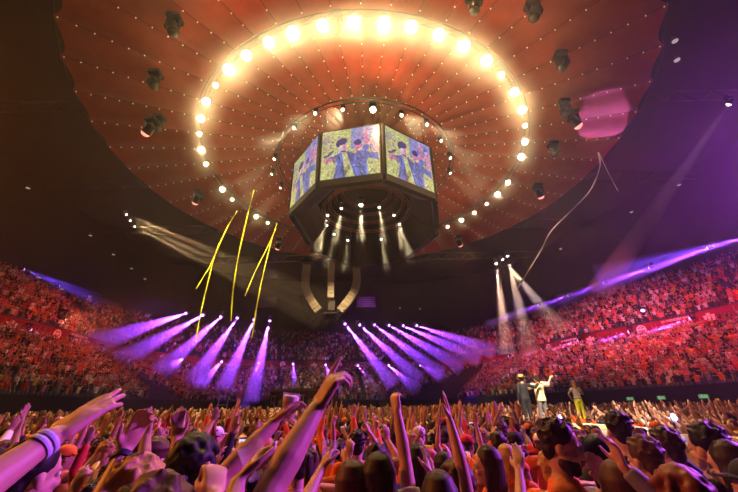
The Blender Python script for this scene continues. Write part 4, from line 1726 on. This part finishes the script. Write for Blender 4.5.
def cup(label, c, axis=(0, 0, 1), r=.041, h=.12, fill=None, group='plastic cups held up in the crowd'):
    ax = Vector(axis).normalized()
    t = thing('plastic_cup', label, 'cup', c, group)
    MB().lathe((0, 0, 0), [(r * .74, -h / 2), (r, h / 2), (r * 1.06, h / 2 + .002), (r * 1.0, h / 2 + .005), (r * .93, h / 2 - .001), (r * .70, -h / 2 + .006)], 24, ax).build('cup_wall', M_clear, t, smooth=False)
    if fill:
        MB().lathe((0, 0, 0), [(r * .66, -h / 2 + .008), (r * .86, h / 2 - .035)], 20, ax).build('beer', M_beer, t)
        MB().lathe((0, 0, 0), [(r * .86, h / 2 - .034), (r * .90, h / 2 - .012), (r * .6, h / 2 - .004)], 20, ax).build('foam', M_foam, t)
    return t


up_ = Vector((0, 0, 1))
# the pointing arm in the middle
reach_person('person in orange whose bare arm points one finger high before the back stand', A3(317, 408, 1.32), A3(279, 474, 1.22), A3(343, 362, 1.35), (.75, .55, -.3), (-.6, .2, .7), (.02, .85, .95, 1.0, .3), (.3, 1), 1, False, 'fair', 'short', 'brown', 'orange', .45, straight=.9, drop=.35, hand_k=1.08, voxel=.0065)
# the open hand at the left edge
reach_person('person in navy at the left edge reaching an open hand out with two pale wristbands', A3(54, 437, 1.38), A3(-38, 500, 1.3), A3(112, 396, 1.46), (.15, .9, -.4), (-.3, -.1, 1), (.12, .05, .10, .2, .05), (.6, .8), 1, False, 'fair', 'short', 'dark brown', 'navy', .45, straight=.9, drop=.3, bands=((.93, M_bandp, .012), (.86, M_bandp, .012)), hand_k=1.05, voxel=.0065)
# raised beer
o_, b_, r_, q_ = reach_person('person in white holding up a cup of beer left of the pointing arm', A3(273, 424, 1.78), A3(232, 468, 1.72), A3(292, 404, 1.84), (.8, .5, .1), (-.2, -.4, .9), (.62, .65, .7, .75, .1), (.2, 1), 1, False, 'fair', 'short', 'blonde', 'white', .5)
cup('clear cup of amber beer with white foam held above the crowd', A3(289.5, 407, 1.83), (.12, 0, 1), .042, .115, True)
# violet lit arm with a dark wristband
reach_person('person raising a loosely open hand with a dark wristband at the lower left', A3(125, 450, 1.8), A3(104, 494, 1.7), A3(136, 429, 1.78), (.75, -.5, .1), (.5, -.6, .3), (.3, .35, .4, .5, .1), (.3, 1), -1, True, 'fair', 'wavy', 'brown', 'pink', .5, bands=((.88, M_band, .022),))
reach_person('person with a bare forearm straight up and a closed hand right of the open hand', A3(146, 436, 2.6), A3(142, 470, 2.5), A3(148, 417, 2.65), (.2, 1, 0), (-1, 0, .2), (1.1, 1.2, 1.25, 1.3, .8), (.1, 1), 1, False, 'tan', 'shaved', 'black', 'black', .5)
reach_person('person in white stretching a thin forearm up with hand bent right of the pointing arm', A3(397, 410, 2.4), A3(405, 458, 2.35), A3(394, 393, 2.45), (.5, .8, .2), (-.9, 0, .2), (.8, .8, .9, 1.0, .5), (0, 1), 1, True, 'fair', 'long', 'dark brown', 'white', .5)
reach_person('person in orange with bent arm raised and flat hand upright right of the middle', A3(450, 421, 2.35), A3(460, 460, 2.3), A3(447, 403, 2.36), (-.9, .2, 0), (0, -1, .3), (.15, .12, .15, .2, .1), (-.2, 1), 1, True, 'fair', 'wavy', 'dark brown', 'orange', .5, straight=.15, drop=.7)
reach_person('person in orange holding an empty clear cup low beside the pointing arm', A3(322, 468, 2.1), A3(306, 500, 2.0), A3(330, 449, 2.16), (.6, .7, .1), (-.4, -.5, .8), (.7, .75, .8, .85, .1), (.2, 1), 1, True, 'fair', 'bob', 'brown', 'orange', .5)
cup('empty clear plastic cup held low right of the pointing arm', A3(329, 453, 2.16), (.1, .1, 1), .044, .11)
reach_person('person closest in front holding a tilted clear cup at the bottom edge', A3(238, 484, 1.2), A3(216, 560, 1.1), A3(256, 460, 1.25), (.7, .6, 0), (-.4, -.5, .8), (.7, .75, .8, .85, .1), (.2, 1), 1, False, 'fair', 'short', 'brown', 'grey', .5)
cup('large tilted clear plastic cup blurred close to the camera at the bottom edge', A3(254, 460, 1.3), (-.55, .2, 1), .040, .10)
reach_person('person at the bottom edge gripping a pale yellow stick in a closed hand', A3(214, 496, 1.35), A3(205, 560, 1.25), A3(215, 470, 1.4), (-.5, .8, 0), (-.5, -.4, .7), (.95, 1.0, 1.05, 1.1, .6), (0, 1), -1, False, 'fair', 'shaved', 'brown', 'pink', .5)
o = MB().tube([A3(209, 488, 1.42), A3(208, 462, 1.42)], .006, 8).build('light_stick', mat('stick_yellow', (.8, .7, .25), .4))
o['label'] = 'thin pale yellow stick held upright in a fist at the bottom edge'
o['category'] = 'stick'
reach_person('person raising a slim hand with a dark wristband before long dark hair', A3(431, 474, 2.2), A3(437, 512, 2.1), A3(425, 449, 2.25), (-.7, .6, 0), (.5, -.7, .2), (.1, .1, .15, .2, .2), (-.2, 1), -1, True, 'fair', 'half', 'dark brown', 'red', .5, bands=((.80, M_band, .02),))
reach_person('person with fingers raised just left of the orange T-shirt man', A3(519, 470, 2.3), A3(522, 505, 2.2), A3(518, 449, 2.35), (.4, .8, 0), (-.8, 0, .2), (.1, .1, .2, .5, .4), (.2, 1), 1, True, 'fair', 'long', 'reddish', 'red', .5)
reach_person('person at the left lifting a pinkish hand among dark heads', A3(176, 440, 2.4), A3(172, 475, 2.3), A3(179, 418, 2.45), (.2, -.9, .1), (.9, 0, .2), (.2, .2, .25, .3, .2), (.2, 1), -1, True, 'fair', 'ponytail', 'brown', 'red', .5)


def figure(label, px, py, r, facing, arms=('down', 'down'), female=False, skin='fair', hair='short', hc='dark brown', shirt='orange', sleeve=.55, yaw=0, nod=0, voxel=.0095, hat=None, hat_mat=None, boa=None, trousers=None, trouser_mat=None, z0=0.0, kfix=None, puff=0.0, bot=.93):
    """a whole person whose head centre shows at a photo pixel, r metres from the camera"""
    p = A3(px, py, r)
    k = kfix or min(1.16, max(.84, (p.z - z0) / 1.615))
    rot = math.atan2(-facing[0], facing[1])
    b = build_body({1: arms[0], -1: arms[1]}, female, k, voxel, yaw, nod)
    sm = build_shirt(b, .013, sleeve, puff=puff, bot=bot)
    tm = trousers or TROUS[female]
    o = dress('person', label, b, skin, HAIRS.get(hair), hc, sm, m_shirt[shirt] if isinstance(shirt, str) else shirt, tm, trouser_mat or m_jeans, (p.x, p.y, z0), rot, None, hat, hat_mat)
    if boa:
        c = obj('feather_boa', BOA.copy(), o)
        c.data.materials.append(M_boa[boa])
        c.scale = (k, k, k)
    TAKEN.append((p.x, p.y, .30))
    return o, b


M_capb = mat('cap_black', (.015, .015, .018), .8)
ob_, bb_ = figure('bearded person in an orange T-shirt seen from the side facing right', 558, 447, 2.8, (.86, -.5), ('down', 'down'), False, 'fair', 'short', 'dark brown', 'orange', .55, nod=.18)
mb = MB()
mb.ell((0, .020, -.076), (.0635, .067, .058), None, 18, 12)
mb.ell((0, .062, -.100), (.034, .028, .030), None, 14, 9)
_rb = random.Random(5)
for _ in range(70):
    a_, z_ = _rb.uniform(-1.5, 1.5), _rb.uniform(-.125, -.06)
    q_ = Vector((.060 * math.sin(a_), .020 + .066 * math.cos(a_), z_))
    mb.tube([q_ * .97, q_ + Vector((0, .006, -.016))], [.007, .002], 5)
be = obj('beard', fuse(mb, .006, 1, 'beard'), ob_)
be.matrix_local = Matrix.Translation(bb_['H']) @ bb_['R'].to_4x4() @ Matrix.Scale(bb_['k'], 4)
slot(be, m_hair['dark brown'])
figure('person in grey beside the orange T-shirt holding a hand before the face', 604, 463, 2.9, (-.85, -.35), ('fold', 'half'), True, 'fair', 'long', 'black', 'grey', 1.2, nod=.35)
figure('person in grey with a fluffy red-orange feather boa seen from behind', 622, 491, 2.6, (.25, 1), ('down', 'down'), True, 'fair', 'long', 'brown', 'grey', .6, boa='red-orange')
figure('person cut by the bottom edge at the lower right, only a reddish curly head showing', 688, 511, 2.2, (-.1, 1), ('down', 'down'), True, 'fair', 'curly', 'reddish', 'black', .6)
figure('person with dark curly head filling the bottom left in front of the yellow stick', 190, 479, 2.05, (.1, 1), ('down', 'down'), False, 'tan', 'curly', 'black', 'black', .6)
figure('person in white long sleeves reaching the left arm out beside the stage', 669, 451, 3.7, (-.5, .8), ('down', 'reach'), False, 'fair', 'short', 'dark brown', 'white', 1.2)
figure('person in a black long-sleeved top standing with back turned at the right', 712, 450, 3.4, (-.25, 1), ('down', 'fold'), False, 'fair', 'short', 'black', 'black', 1.2)
figure('person in black left of the stage front with arms folded, back turned', 620, 432, 4.0, (.1, 1), ('fold', 'fold'), False, 'fair', 'short', 'black', 'black', 1.2)
figure('person in orange seen from the side looking left right of the middle', 489, 467, 3.2, (-1, .15), ('down', 'down'), True, 'fair', 'half', 'dark brown', 'orange', .55)
figure('person with long dark hair down the back of a black top in the middle', 418, 466, 3.0, (.05, 1), ('fold', 'down'), True, 'fair', 'long', 'black', 'black', .55)
figure('person in orange with short sleeves, back turned, right of the empty cup', 357, 446, 4.2, (0, 1), ('half', 'down'), False, 'fair', 'short', 'black', 'orange', .55)
figure('person in black with both hands clasped low, back turned, below the middle', 377, 462, 3.2, (.1, 1), ('fold', 'fold'), True, 'fair', 'bun', 'dark brown', 'black', .55)
figure('person at the bottom edge in navy with only the top of the head showing', 352, 490, 2.3, (.1, 1), ('down', 'down'), True, 'fair', 'long', 'brown', 'navy', .55)
figure('person in orange with an orange feather boa left of the man in profile', 508, 462, 3.8, (.3, 1), ('down', 'down'), True, 'fair', 'wavy', 'blonde', 'orange', .55, boa='orange')
figure('person in pink seen from behind at the lower left beside the wristband arm', 152, 462, 2.9, (.5, .8), ('down', 'fold'), True, 'fair', 'bun', 'brown', 'pink', .55)
figure('person in dark clothes at the bottom left corner with back turned', 26, 478, 2.4, (.4, 1), ('down', 'down'), False, 'fair', 'short', 'black', 'black', 1.2)
figure('person in orange long sleeves looking over the shoulder at the lower middle left', 297, 466, 3.0, (-.7, .6), ('down', 'down'), True, 'fair', 'ponytail', 'dark brown', 'orange', 1.2)
figure('person in red with short sleeves, back turned, below the flat raised hand', 458, 492, 2.4, (.1, 1), ('down', 'down'), True, 'fair', 'curly', 'brown', 'red', .55)
figure('person at the lower right edge in white with arms folded beside the reddish head', 733, 468, 3.3, (-.5, .8), ('fold', 'fold'), True, 'fair', 'wavy', 'dark brown', 'white', .55)
figure('person in navy leaning in at the right between grey and black', 648, 462, 3.2, (-.3, 1), ('down', 'fold'), False, 'fair', 'short', 'brown', 'navy', .55)
figure('person in black at the bottom between the stick and the orange-clad pointer', 262, 500, 2.2, (.3, 1), ('down', 'down'), True, 'fair', 'bun', 'black', 'black', .6)

# ------------------------------------------------------------------ the three singers on the stage
M_felt = mat('hat_brim_felt', (.45, .3, .12), .8)
M_tee = mat('cream_top', (.72, .60, .36), .8, bump=.1)
M_yel = mat('bright_yellow_trousers', (.72, .70, .02), .7)
M_blackj = mat('black_jacket', (.02, .018, .02), .7)
M_slack = mat('dark_slacks', (.015, .014, .017), .8)
W1 = dict(ARMS)
ARMS['spread'] = ((.42, .06, .22), (.2, .2, -1), (.9, .1, .5), (-.2, .9, -.2), OPEN)
ARMS['over'] = ((.50, .02, .04), (.2, -.3, -.6), (.95, .1, .1), (0, -.2, -1), RELAX)
ARMS['hip'] = ((.10, .06, -.40), (1, -.6, 0), (-.4, .2, -.8), (-1, 0, 0), RELAX)
_ts = thumb_sign


def thumb_sign(a, f, pn, sd):
    if a in ('spread', 'over', 'hip'):
        f = Vector(f).normalized()
        u = f.cross(Vector(pn))
        return sd * (1 if u.dot(Vector((0, 0, 1)) if a != 'hip' else Vector((0, 1, 0))) > 0 else -1) * sd
    return _ts(a, f, pn, sd)


def performer(label, px, py_feet, dist, facing, arms, female, hair, hc, shirt, tr_me, tr_mat, **kw):
    p = at_z(px, py_feet, ZS)
    k = kw.pop('k', 1.03)
    d = Vector((p.x, p.y, ZS + 1.615 * k)) - CAM
    dz = d.dot(_FWD)
    o, b = figure(label, 369 + F_PX * d.dot(_RIGHT) / dz, 246 - F_PX * d.dot(_UP) / dz, d.length, facing, arms, female, 'fair', hair, hc, shirt, z0=ZS, kfix=k, trousers=tr_me, trouser_mat=tr_mat, **kw)
    return o, b


figure_scale = 1
t1 = build_trousers(1.03)
t2 = build_trousers(.98, True)
performer('singer in a light brimmed hat and black jacket with an arm on the neighbour', 531, 428, 13, (-.2, 1), ('over', 'down'), False, 'short', 'dark brown', M_blackj, t1, M_slack, sleeve=1.2, hat=HAT, hat_mat=M_felt)
o1, b1 = performer('singer in a loose cream top and grey trousers with the right arm flung out', 547, 427, 13, (-.1, 1), ('spread', 'over'), False, 'short', 'dark brown', M_tee, t1, mat('grey_trousers', (.14, .12, .13), .8), sleeve=.95, puff=.02, bot=.86)
performer('singer in bright yellow trousers and a white top standing alone on stage', 584, 423, 13, (.15, 1), ('fold', 'hip'), True, 'long', 'blonde', m_shirt['white'], t2, M_yel, k=.98, sleeve=.4, bot=1.06)

# ------------------------------------------------------------------ the floor crowd nearby: individuals
POSES = [('up', 'up', 'both arms stretched up'), ('up', 'down', 'right arm stretched up'), ('down', 'up', 'left arm stretched up'), ('upfist', 'down', 'right fist raised'), ('fold', 'upfist', 'left fist raised'), ('point', 'down', 'right finger pointing up'), ('fold', 'point', 'left finger pointing up'), ('clap', 'clap', 'hands clapping overhead'), ('half', 'half', 'both hands lifted'), ('phone', 'fold', 'holding up a phone'), ('cup', 'fold', 'holding up a cup'), ('fold', 'fold', 'hands joined in front'), ('down', 'down', 'arms hanging'), ('wide', 'wide', 'arms spread wide'), ('half', 'down', 'right hand half lifted')]
BODY, SHIRTS = {}, {}


def variant(pi, fem):
    if (pi, fem) not in BODY:
        BODY[(pi, fem)] = build_body({1: POSES[pi][0], -1: POSES[pi][1]}, fem, .94 if fem else 1.0, .0115, nod=(pi % 3 - 1) * .12)
    return BODY[(pi, fem)]


def shirt_of(pi, fem, sl):
    if (pi, fem, sl) not in SHIRTS:
        SHIRTS[(pi, fem, sl)] = build_shirt(variant(pi, fem), .017, {'short-sleeved': .55, 'long-sleeved': 1.2, 'sleeveless': .08}[sl])
    return SHIRTS[(pi, fem, sl)]


M_phone = mat('phone_black', (.012, .012, .014), .25)
M_pscreen = mat('phone_screen', (.05, .05, .05), .2, emit=(.7, .6, 1.0), strength=1.2)
CAPS = {'black': M_capb, 'white': mat('cap_white', (.7, .68, .66), .8), 'red': mat('cap_red', (.5, .02, .02), .8), 'orange': mat('cap_orange', (.7, .16, .01), .8)}
rp = random.Random(21)
used = set()
phone_proto = None
n_gen = 0
tries = 0
cand = []
while n_gen < 262 and tries < 60000:
    tries += 1
    rr = math.sqrt(rp.uniform(2.7 ** 2, 10.9 ** 2))
    aa = rp.uniform(-.93, .93)
    x, y = rr * math.sin(aa), rr * math.cos(aa)
    if .64 < aa < .84 and 4.0 < rr < 9.6:
        continue
    if stand_in_stage(x, y, .35):
        continue
    if any((x - a) ** 2 + (y - b) ** 2 < (q + .16) ** 2 for a, b, q in TAKEN):
        continue
    fem = rp.random() < .5
    front = .36 < aa < .98 and rr < 13
    for _ in range(40):
        wts = [9, 7, 7, 5, 4, 4, 3, 5, 7, 4, 4, 4, 4, 3, 6]
        if rr < 3.4:
            wts = [0, 0, 0, 0, 0, 0, 0, 0, 2, 0, 0, 6, 8, 0, 3]
        elif rr < 5.5:
            wts = [2, 3, 3, 4, 3, 3, 2, 2, 7, 3, 4, 6, 7, 1, 6]
        if front:
            wts = [0, 0, 0, 0, 0, 0, 0, 0, 1, 0, 0, 6, 8, 0, 2]
        pi = rp.choices(range(len(POSES)), wts)[0]
        sc = rp.choices(list(SHIRT), [34, 16, 13, 14, 6, 6, 7, 6])[0]
        sl = rp.choices(['short-sleeved', 'long-sleeved', 'sleeveless'], [6, 3, 2])[0]
        cp = rp.choices([None, 'black', 'white', 'red', 'orange'], [70, 6, 5, 5, 5])[0]
        bo = rp.choices([None, 'orange', 'red-orange', 'white'], [82, 5, 4, 3])[0]
        key = (pi, sc, sl, cp, bo)
        if key not in used:
            break
    else:
        continue
    used.add(key)
    b = variant(pi, fem)
    k = rp.uniform(.95, 1.045)
    face = math.atan2(6.8 - x, 13 - y) + rp.gauss(0, .35)
    if rp.random() < .12:
        face += rp.choice([-1, 1]) * rp.uniform(.9, 2.0)
    hair = rp.choice(['long', 'wavy', 'bob', 'ponytail', 'bun', 'half', 'long']) if fem else rp.choice(['short', 'short', 'shaved', 'curly', 'short'])
    hc = rp.choices(list(HAIRC), [8, 5, 6, 4, 1])[0]
    lab = f'person in {"an" if sc == "orange" else "a"} {sc} {sl} top' + (f', {cp} cap' if cp else '') + (f', {bo} feather boa' if bo else '') + f', {POSES[pi][2]}'
    o = dress('person', lab, b, rp.choices(list(SKIN), [8, 3, 1])[0], HAIRS[hair] if not cp or fem else HAIRS['shaved'], hc, shirt_of(pi, fem, sl), m_shirt[sc], TROUS[fem], m_jeans if rp.random() < .6 else M_slack, (x, y, 0), -face, 'people in the floor crowd', CAP if cp else None, CAPS[cp] if cp else None)
    o.scale = (k, k, k)
    if bo:
        c = obj('feather_boa', BOA, o)
        c.scale = (b['k'],) * 3
        slot(c, M_boa[bo])
    TAKEN.append((x, y, .27))
    n_gen += 1
    hold = POSES[pi][2]
    if hold in ('holding up a phone', 'holding up a cup'):
        Rz = Matrix.Rotation(-face, 3, 'Z')
        w = b['wr'][1]
        f = Vector(ARMS[POSES[pi][0]][2]).normalized()
        pn = Vector(ARMS[POSES[pi][0]][3])
        c = Vector((x, y, 0)) + Rz @ ((w + f * .10 * b['k'] + (pn - f * pn.dot(f)).normalized() * .045 * b['k']) * k)
        if hold.endswith('cup'):
            cup(f'clear cup held by the person in {sc} {sl} top' + (f' and {cp} cap' if cp else '') + (f', {bo} boa' if bo else ''), c, (0, 0, 1), .041, .12, rp.random() < .6)
        else:
            t = thing('phone', f'lit phone of the person in {sc} {sl} top' + (f' and {cp} cap' if cp else '') + (f' with {bo} boa' if bo else ''), 'phone', c, 'phones held up in the crowd')
            t.rotation_euler = (0, 0, -face)
            MB().box((0, 0, .02), (.15, .009, .075)).build('case', M_phone, t)
            MB().box((0, -.0052, .02), (.138, .002, .066)).build('screen', M_pscreen, t)
# ------------------------------------------------------------------ everybody else: the crowd nobody could count
def low_person(arm_r, arm_l, hi=True):
    """light figure of torso, legs, head with hair and two arms; material index 0 skin 1 hair 2 shirt 3 legs"""
    mb = MB()
    n = 8 if hi else 6

    def ring(c, rx, ry):
        return [(c[0] + rx * math.cos(2 * PI * k / n), c[1] + ry * math.sin(2 * PI * k / n), c[2]) for k in range(n)]

    def body(rs, mi):
        vs = [p for r in rs for p in ring(*r)]
        fs = [(i * n + k, i * n + (k + 1) % n, (i + 1) * n + (k + 1) % n, (i + 1) * n + k) for i in range(len(rs) - 1) for k in range(n)]
        fs.append(tuple((len(rs) - 1) * n + k for k in range(n)))
        mb.add(vs, fs, mi)
    body([((0, 0, .0), .13, .1), ((0, 0, .92), .17, .12)], 3)
    body([((0, 0, .90), .17, .12), ((0, 0, 1.12), .15, .105), ((0, .01, 1.32), .20, .125), ((0, 0, 1.42), .17, .09), ((0, 0, 1.47), .06, .06)], 2)
    mb.ell((0, .02, 1.60), (.078, .095, .115), None, 8 if hi else 6, 6 if hi else 4, 0)
    mb.ell((0, -.012, 1.63), (.088, .098, .108), None, 8 if hi else 6, 5 if hi else 4, 1)
    for sd, a in ((1, arm_r), (-1, arm_l)):
        w, pole = ARMS[a][0], ARMS[a][1]
        S_ = Vector((sd * .19, 0, 1.41))
        W = S_ + Vector((w[0] * sd, w[1], w[2]))
        E_ = ik(S_, W, Vector((pole[0] * sd, pole[1], pole[2])))
        d = (W - E_).normalized()
        m_ = S_.lerp(E_, .55)
        q_ = 5 if hi else 4
        mb.tube([S_, m_], [.062, .056], q_, False, 2)
        mb.tube([m_, E_, W], [.046, .040, .028], q_, False, 0)
        if hi:
            mb.tube([W, W + d * .06, W + d * .13, W + d * .18], [.024, .040, .032, .010], 5, True, 0)
        else:
            mb.tube([W, W + d * .08, W + d * .18], [.024, .042, .012], 4, True, 0)
    return mb


ARMSETS = [('up', 'up'), ('up', 'down'), ('down', 'up'), ('clap', 'clap'), ('half', 'half'), ('fold', 'fold'), ('down', 'down'), ('wide', 'up'), ('point', 'fold'), ('phone', 'fold')]
LOWS = [low_person(a, b, True) for a, b in ARMSETS]
LOWS2 = [low_person(a, b, False) for a, b in ARMSETS]
C_SK = [m_skin['fair'], m_skin['tan'], m_skin['brown']]
C_HA = [m_hair['dark brown'], m_hair['black'], m_hair['brown'], m_hair['blonde']]
C_SH = [m_shirt[a] for a in SHIRT]
CM = C_SK + C_HA + C_SH + [m_jeans]
rg = np.random.default_rng(11)


def crowd(places, lows, name, label, w_shirt, w_arm):
    """places: (x, y, z, facing)"""
    V, Fl, Fn, MI = [], [], [], []
    off = 0
    packs = []
    for mb in lows:
        v = np.array([tuple(p) for p in mb.v], np.float32)
        ln = np.array([len(f) for f in mb.f], np.int32)
        fl = np.array([i for f in mb.f for i in f], np.int32)
        packs.append((v, ln, fl, np.array(mb.mi, np.int32)))
    w_shirt = np.array(w_shirt, float) / sum(w_shirt)
    w_arm = np.array(w_arm, float) / sum(w_arm)
    for (x, y, z, fa) in places:
        v, ln, fl, mi = packs[rg.choice(len(packs), p=w_arm)]
        k = rg.uniform(.93, 1.05)
        c, s = math.cos(-fa), math.sin(-fa)
        P = np.empty_like(v)
        P[:, 0] = (v[:, 0] * c - v[:, 1] * s) * k + x
        P[:, 1] = (v[:, 0] * s + v[:, 1] * c) * k + y
        P[:, 2] = v[:, 2] * k + z
        lut = np.array([rg.choice(3, p=(.72, .22, .06)), 3 + rg.integers(4), 7 + rg.choice(8, p=w_shirt), 15])
        V.append(P)
        Fl.append(fl + off)
        Fn.append(ln)
        MI.append(lut[mi])
        off += len(v)
    V, Fl, Fn, MI = np.concatenate(V), np.concatenate(Fl), np.concatenate(Fn), np.concatenate(MI)
    me = bpy.data.meshes.new(name)
    me.vertices.add(len(V))
    me.vertices.foreach_set('co', V.ravel())
    me.loops.add(len(Fl))
    me.loops.foreach_set('vertex_index', Fl)
    me.polygons.add(len(Fn))
    st = np.concatenate([[0], np.cumsum(Fn)[:-1]]).astype(np.int32)
    me.polygons.foreach_set('loop_start', st)
    me.polygons.foreach_set('material_index', MI.astype(np.int32))
    me.polygons.foreach_set('use_smooth', np.ones(len(Fn), bool))
    for m_ in CM:
        me.materials.append(m_)
    me.update(calc_edges=True)
    o = obj(name, me, None, kind='stuff', label=label, category='crowd')
    return o


P1, P2 = [], []
# floor beyond the nearest three hundred
while len(P1) < 3600:
    rr = math.sqrt(rg.uniform(10.6 ** 2, 58 ** 2)) if rg.random() < .45 else rg.uniform(10.6, 34)
    a = rg.uniform(-.95, .95)
    x, y = rr * math.sin(a), rr * math.cos(a)
    if stand_in_stage(x, y, .3) or y > 56 and -20 < x < -2 or abs(x) > 24.5:
        continue
    calm = .36 < a < .72 and rr < 15
    P1.append((x, y, -.12 if calm else 0, math.atan2(6 - x, 12 - y) + rg.normal(0, .4)))
# both tiers
for (o0, z0, o1, z1), rows, lower in ((LOW, 16, True), (UPP, 12, False)):
    for r_ in range(rows):
        o = o0 + (o1 - o0) * (r_ + .5) / rows
        z = z0 + (z1 - z0) * r_ / rows
        s = rg.uniform(0, .5)
        while s < BLEN:
            s += rg.uniform(.44, .62)
            if rg.random() < (.06 if lower else .10):
                continue
            aisle = (s % 17.0) < 1.1
            if aisle or (lower and covered(s, o + .8)):
                continue
            p, n = bowl(s, o)
            P2.append((p.x + rg.normal(0, .08), p.y + rg.normal(0, .08), z, math.atan2(2 - p.x, 22 - p.y) + rg.normal(0, .3)))
crowd(P1, LOWS, 'floor_crowd', 'dense crowd with raised arms filling the floor farther back', [34, 16, 12, 18, 4, 4, 8, 6], [6, 5, 5, 4, 7, 6, 6, 2, 4, 3])
crowd(P2, LOWS2, 'stand_crowd', 'dense crowd filling both tiers of the stands all round', [12, 13, 24, 36, 7, 4, 11, 3], [5, 3, 3, 3, 5, 7, 7, 1, 2, 2])
print('crowd', len(P1), len(P2))
# ------------------------------------------------------------------ wash lamps added to put coloured light on stands, crowd, streamers, speakers and singers
M_lens_red = lens_mat('lens_red', (1, .25, .2), 2)


def wash(label, loc, target, color, power, angle, size=1.1):
    t = moving_head('added_wash_lamp', label, 'lamp', loc, target, size, M_lens_off if 'roof' not in label else M_lens_red, 'added wash lamps')
    d = (Vector(target) - Vector(loc)).normalized()
    lamp('SPOT', Vector(loc) + d * size * .85, color, power, target, angle, .8, .25)


RED, PINK, MAG = (1, .09, .08), (1, .15, .28), (.55, .09, 1.0)
for i, (a, b, c, tx, ty, tz, col, p, ang) in enumerate([
    (20, 24, 26.6, 38, 32, 6, RED, 45000, 75), (22, 36, 26.6, 35, 50, 6, PINK, 48000, 75), (15, 50, 26.6, 26, 68, 8, PINK, 32000, 70),
    (-21, 24, 26.6, -40, 34, 8, RED, 17000, 75), (-22, 36, 26.6, -39, 52, 8, RED, 15000, 70), (-15, 50, 26.6, -30, 70, 8, MAG, 30000, 65), (0, 55, 26.6, 0, 84, 9, MAG, 11000, 75)]):
    wash(f'added dark wash lamp under the roof, {ORD[i]} of seven round the hall', Vector((a, b, c)), Vector((tx, ty, tz)), col, p, ang)  # added to colour the crowd in the stands
wash('added out-of-view lamp with violet light above the right of the floor crowd', Vector((17, 8, 10)), Vector((-1, 2.6, 1.7)), MAG, 32000, 34)  # unseen fill lamp added for violet light on the near arms
wash('added dark lamp with red-orange light on the left hall side above the floor', Vector((-37.5, 40, 12.6)), Vector((2, 24, 1.5)), (1, .22, .10), 13000, 44, .8)  # added for red-orange light on the middle of the floor crowd
wash('added out-of-view lamp with orange light at the left side of the floor crowd', Vector((-17, 4.5, 11)), Vector((0, 6, 1.5)), (1, .26, .04), 9000, 55)  # unseen lamp added for an orange edge on the near crowd
wash('added out-of-view lamp with yellow light under the roof aimed at the falling streamers', Vector((-9, 4, 24)), A3(232, 265, 20), (1, .85, .4), 60000, 34)  # unseen lamp added only to brighten the paper streamers
wash('added dark lamp with warm light behind the screen cluster aimed at the speaker columns', Vector((-6, 43, 24)), Vector((-6.3, 56, 16)), (1, .7, .35), 14000, 50)  # added to brighten the cream speaker cabinets
wash('added out-of-view follow lamp aimed at the three singers', Vector((3, 0, 19)), Vector((7.2, 13.2, 2.1)), (1, .82, .6), 80000, 18, .9)  # unseen lamp added to brighten the singers from the front
# ------------------------------------------------------------------ stage haze filling the hall
mb = MB()
mb.box((0, 44, 16.7), (110, 95, 32.4))
MH = bpy.data.materials.new('stage_haze')
MH.use_nodes = True
nt = MH.node_tree
nt.nodes.clear()
out = nt.nodes.new('ShaderNodeOutputMaterial')
vsn = nt.nodes.new('ShaderNodeVolumeScatter')
vsn.inputs['Color'].default_value = (0.98, 0.9, 0.85, 1)
vsn.inputs['Density'].default_value = 0.0014
vsn.inputs['Anisotropy'].default_value = 0.72
nt.links.new(vsn.outputs[0], out.inputs['Volume'])
MH.volume_intersection_method = 'FAST' if False else MH.volume_intersection_method
hz = mb.build('stage_haze', MH, kind='stuff')
hz['label'] = 'thin stage haze hanging through the whole hall'
hz['category'] = 'haze'
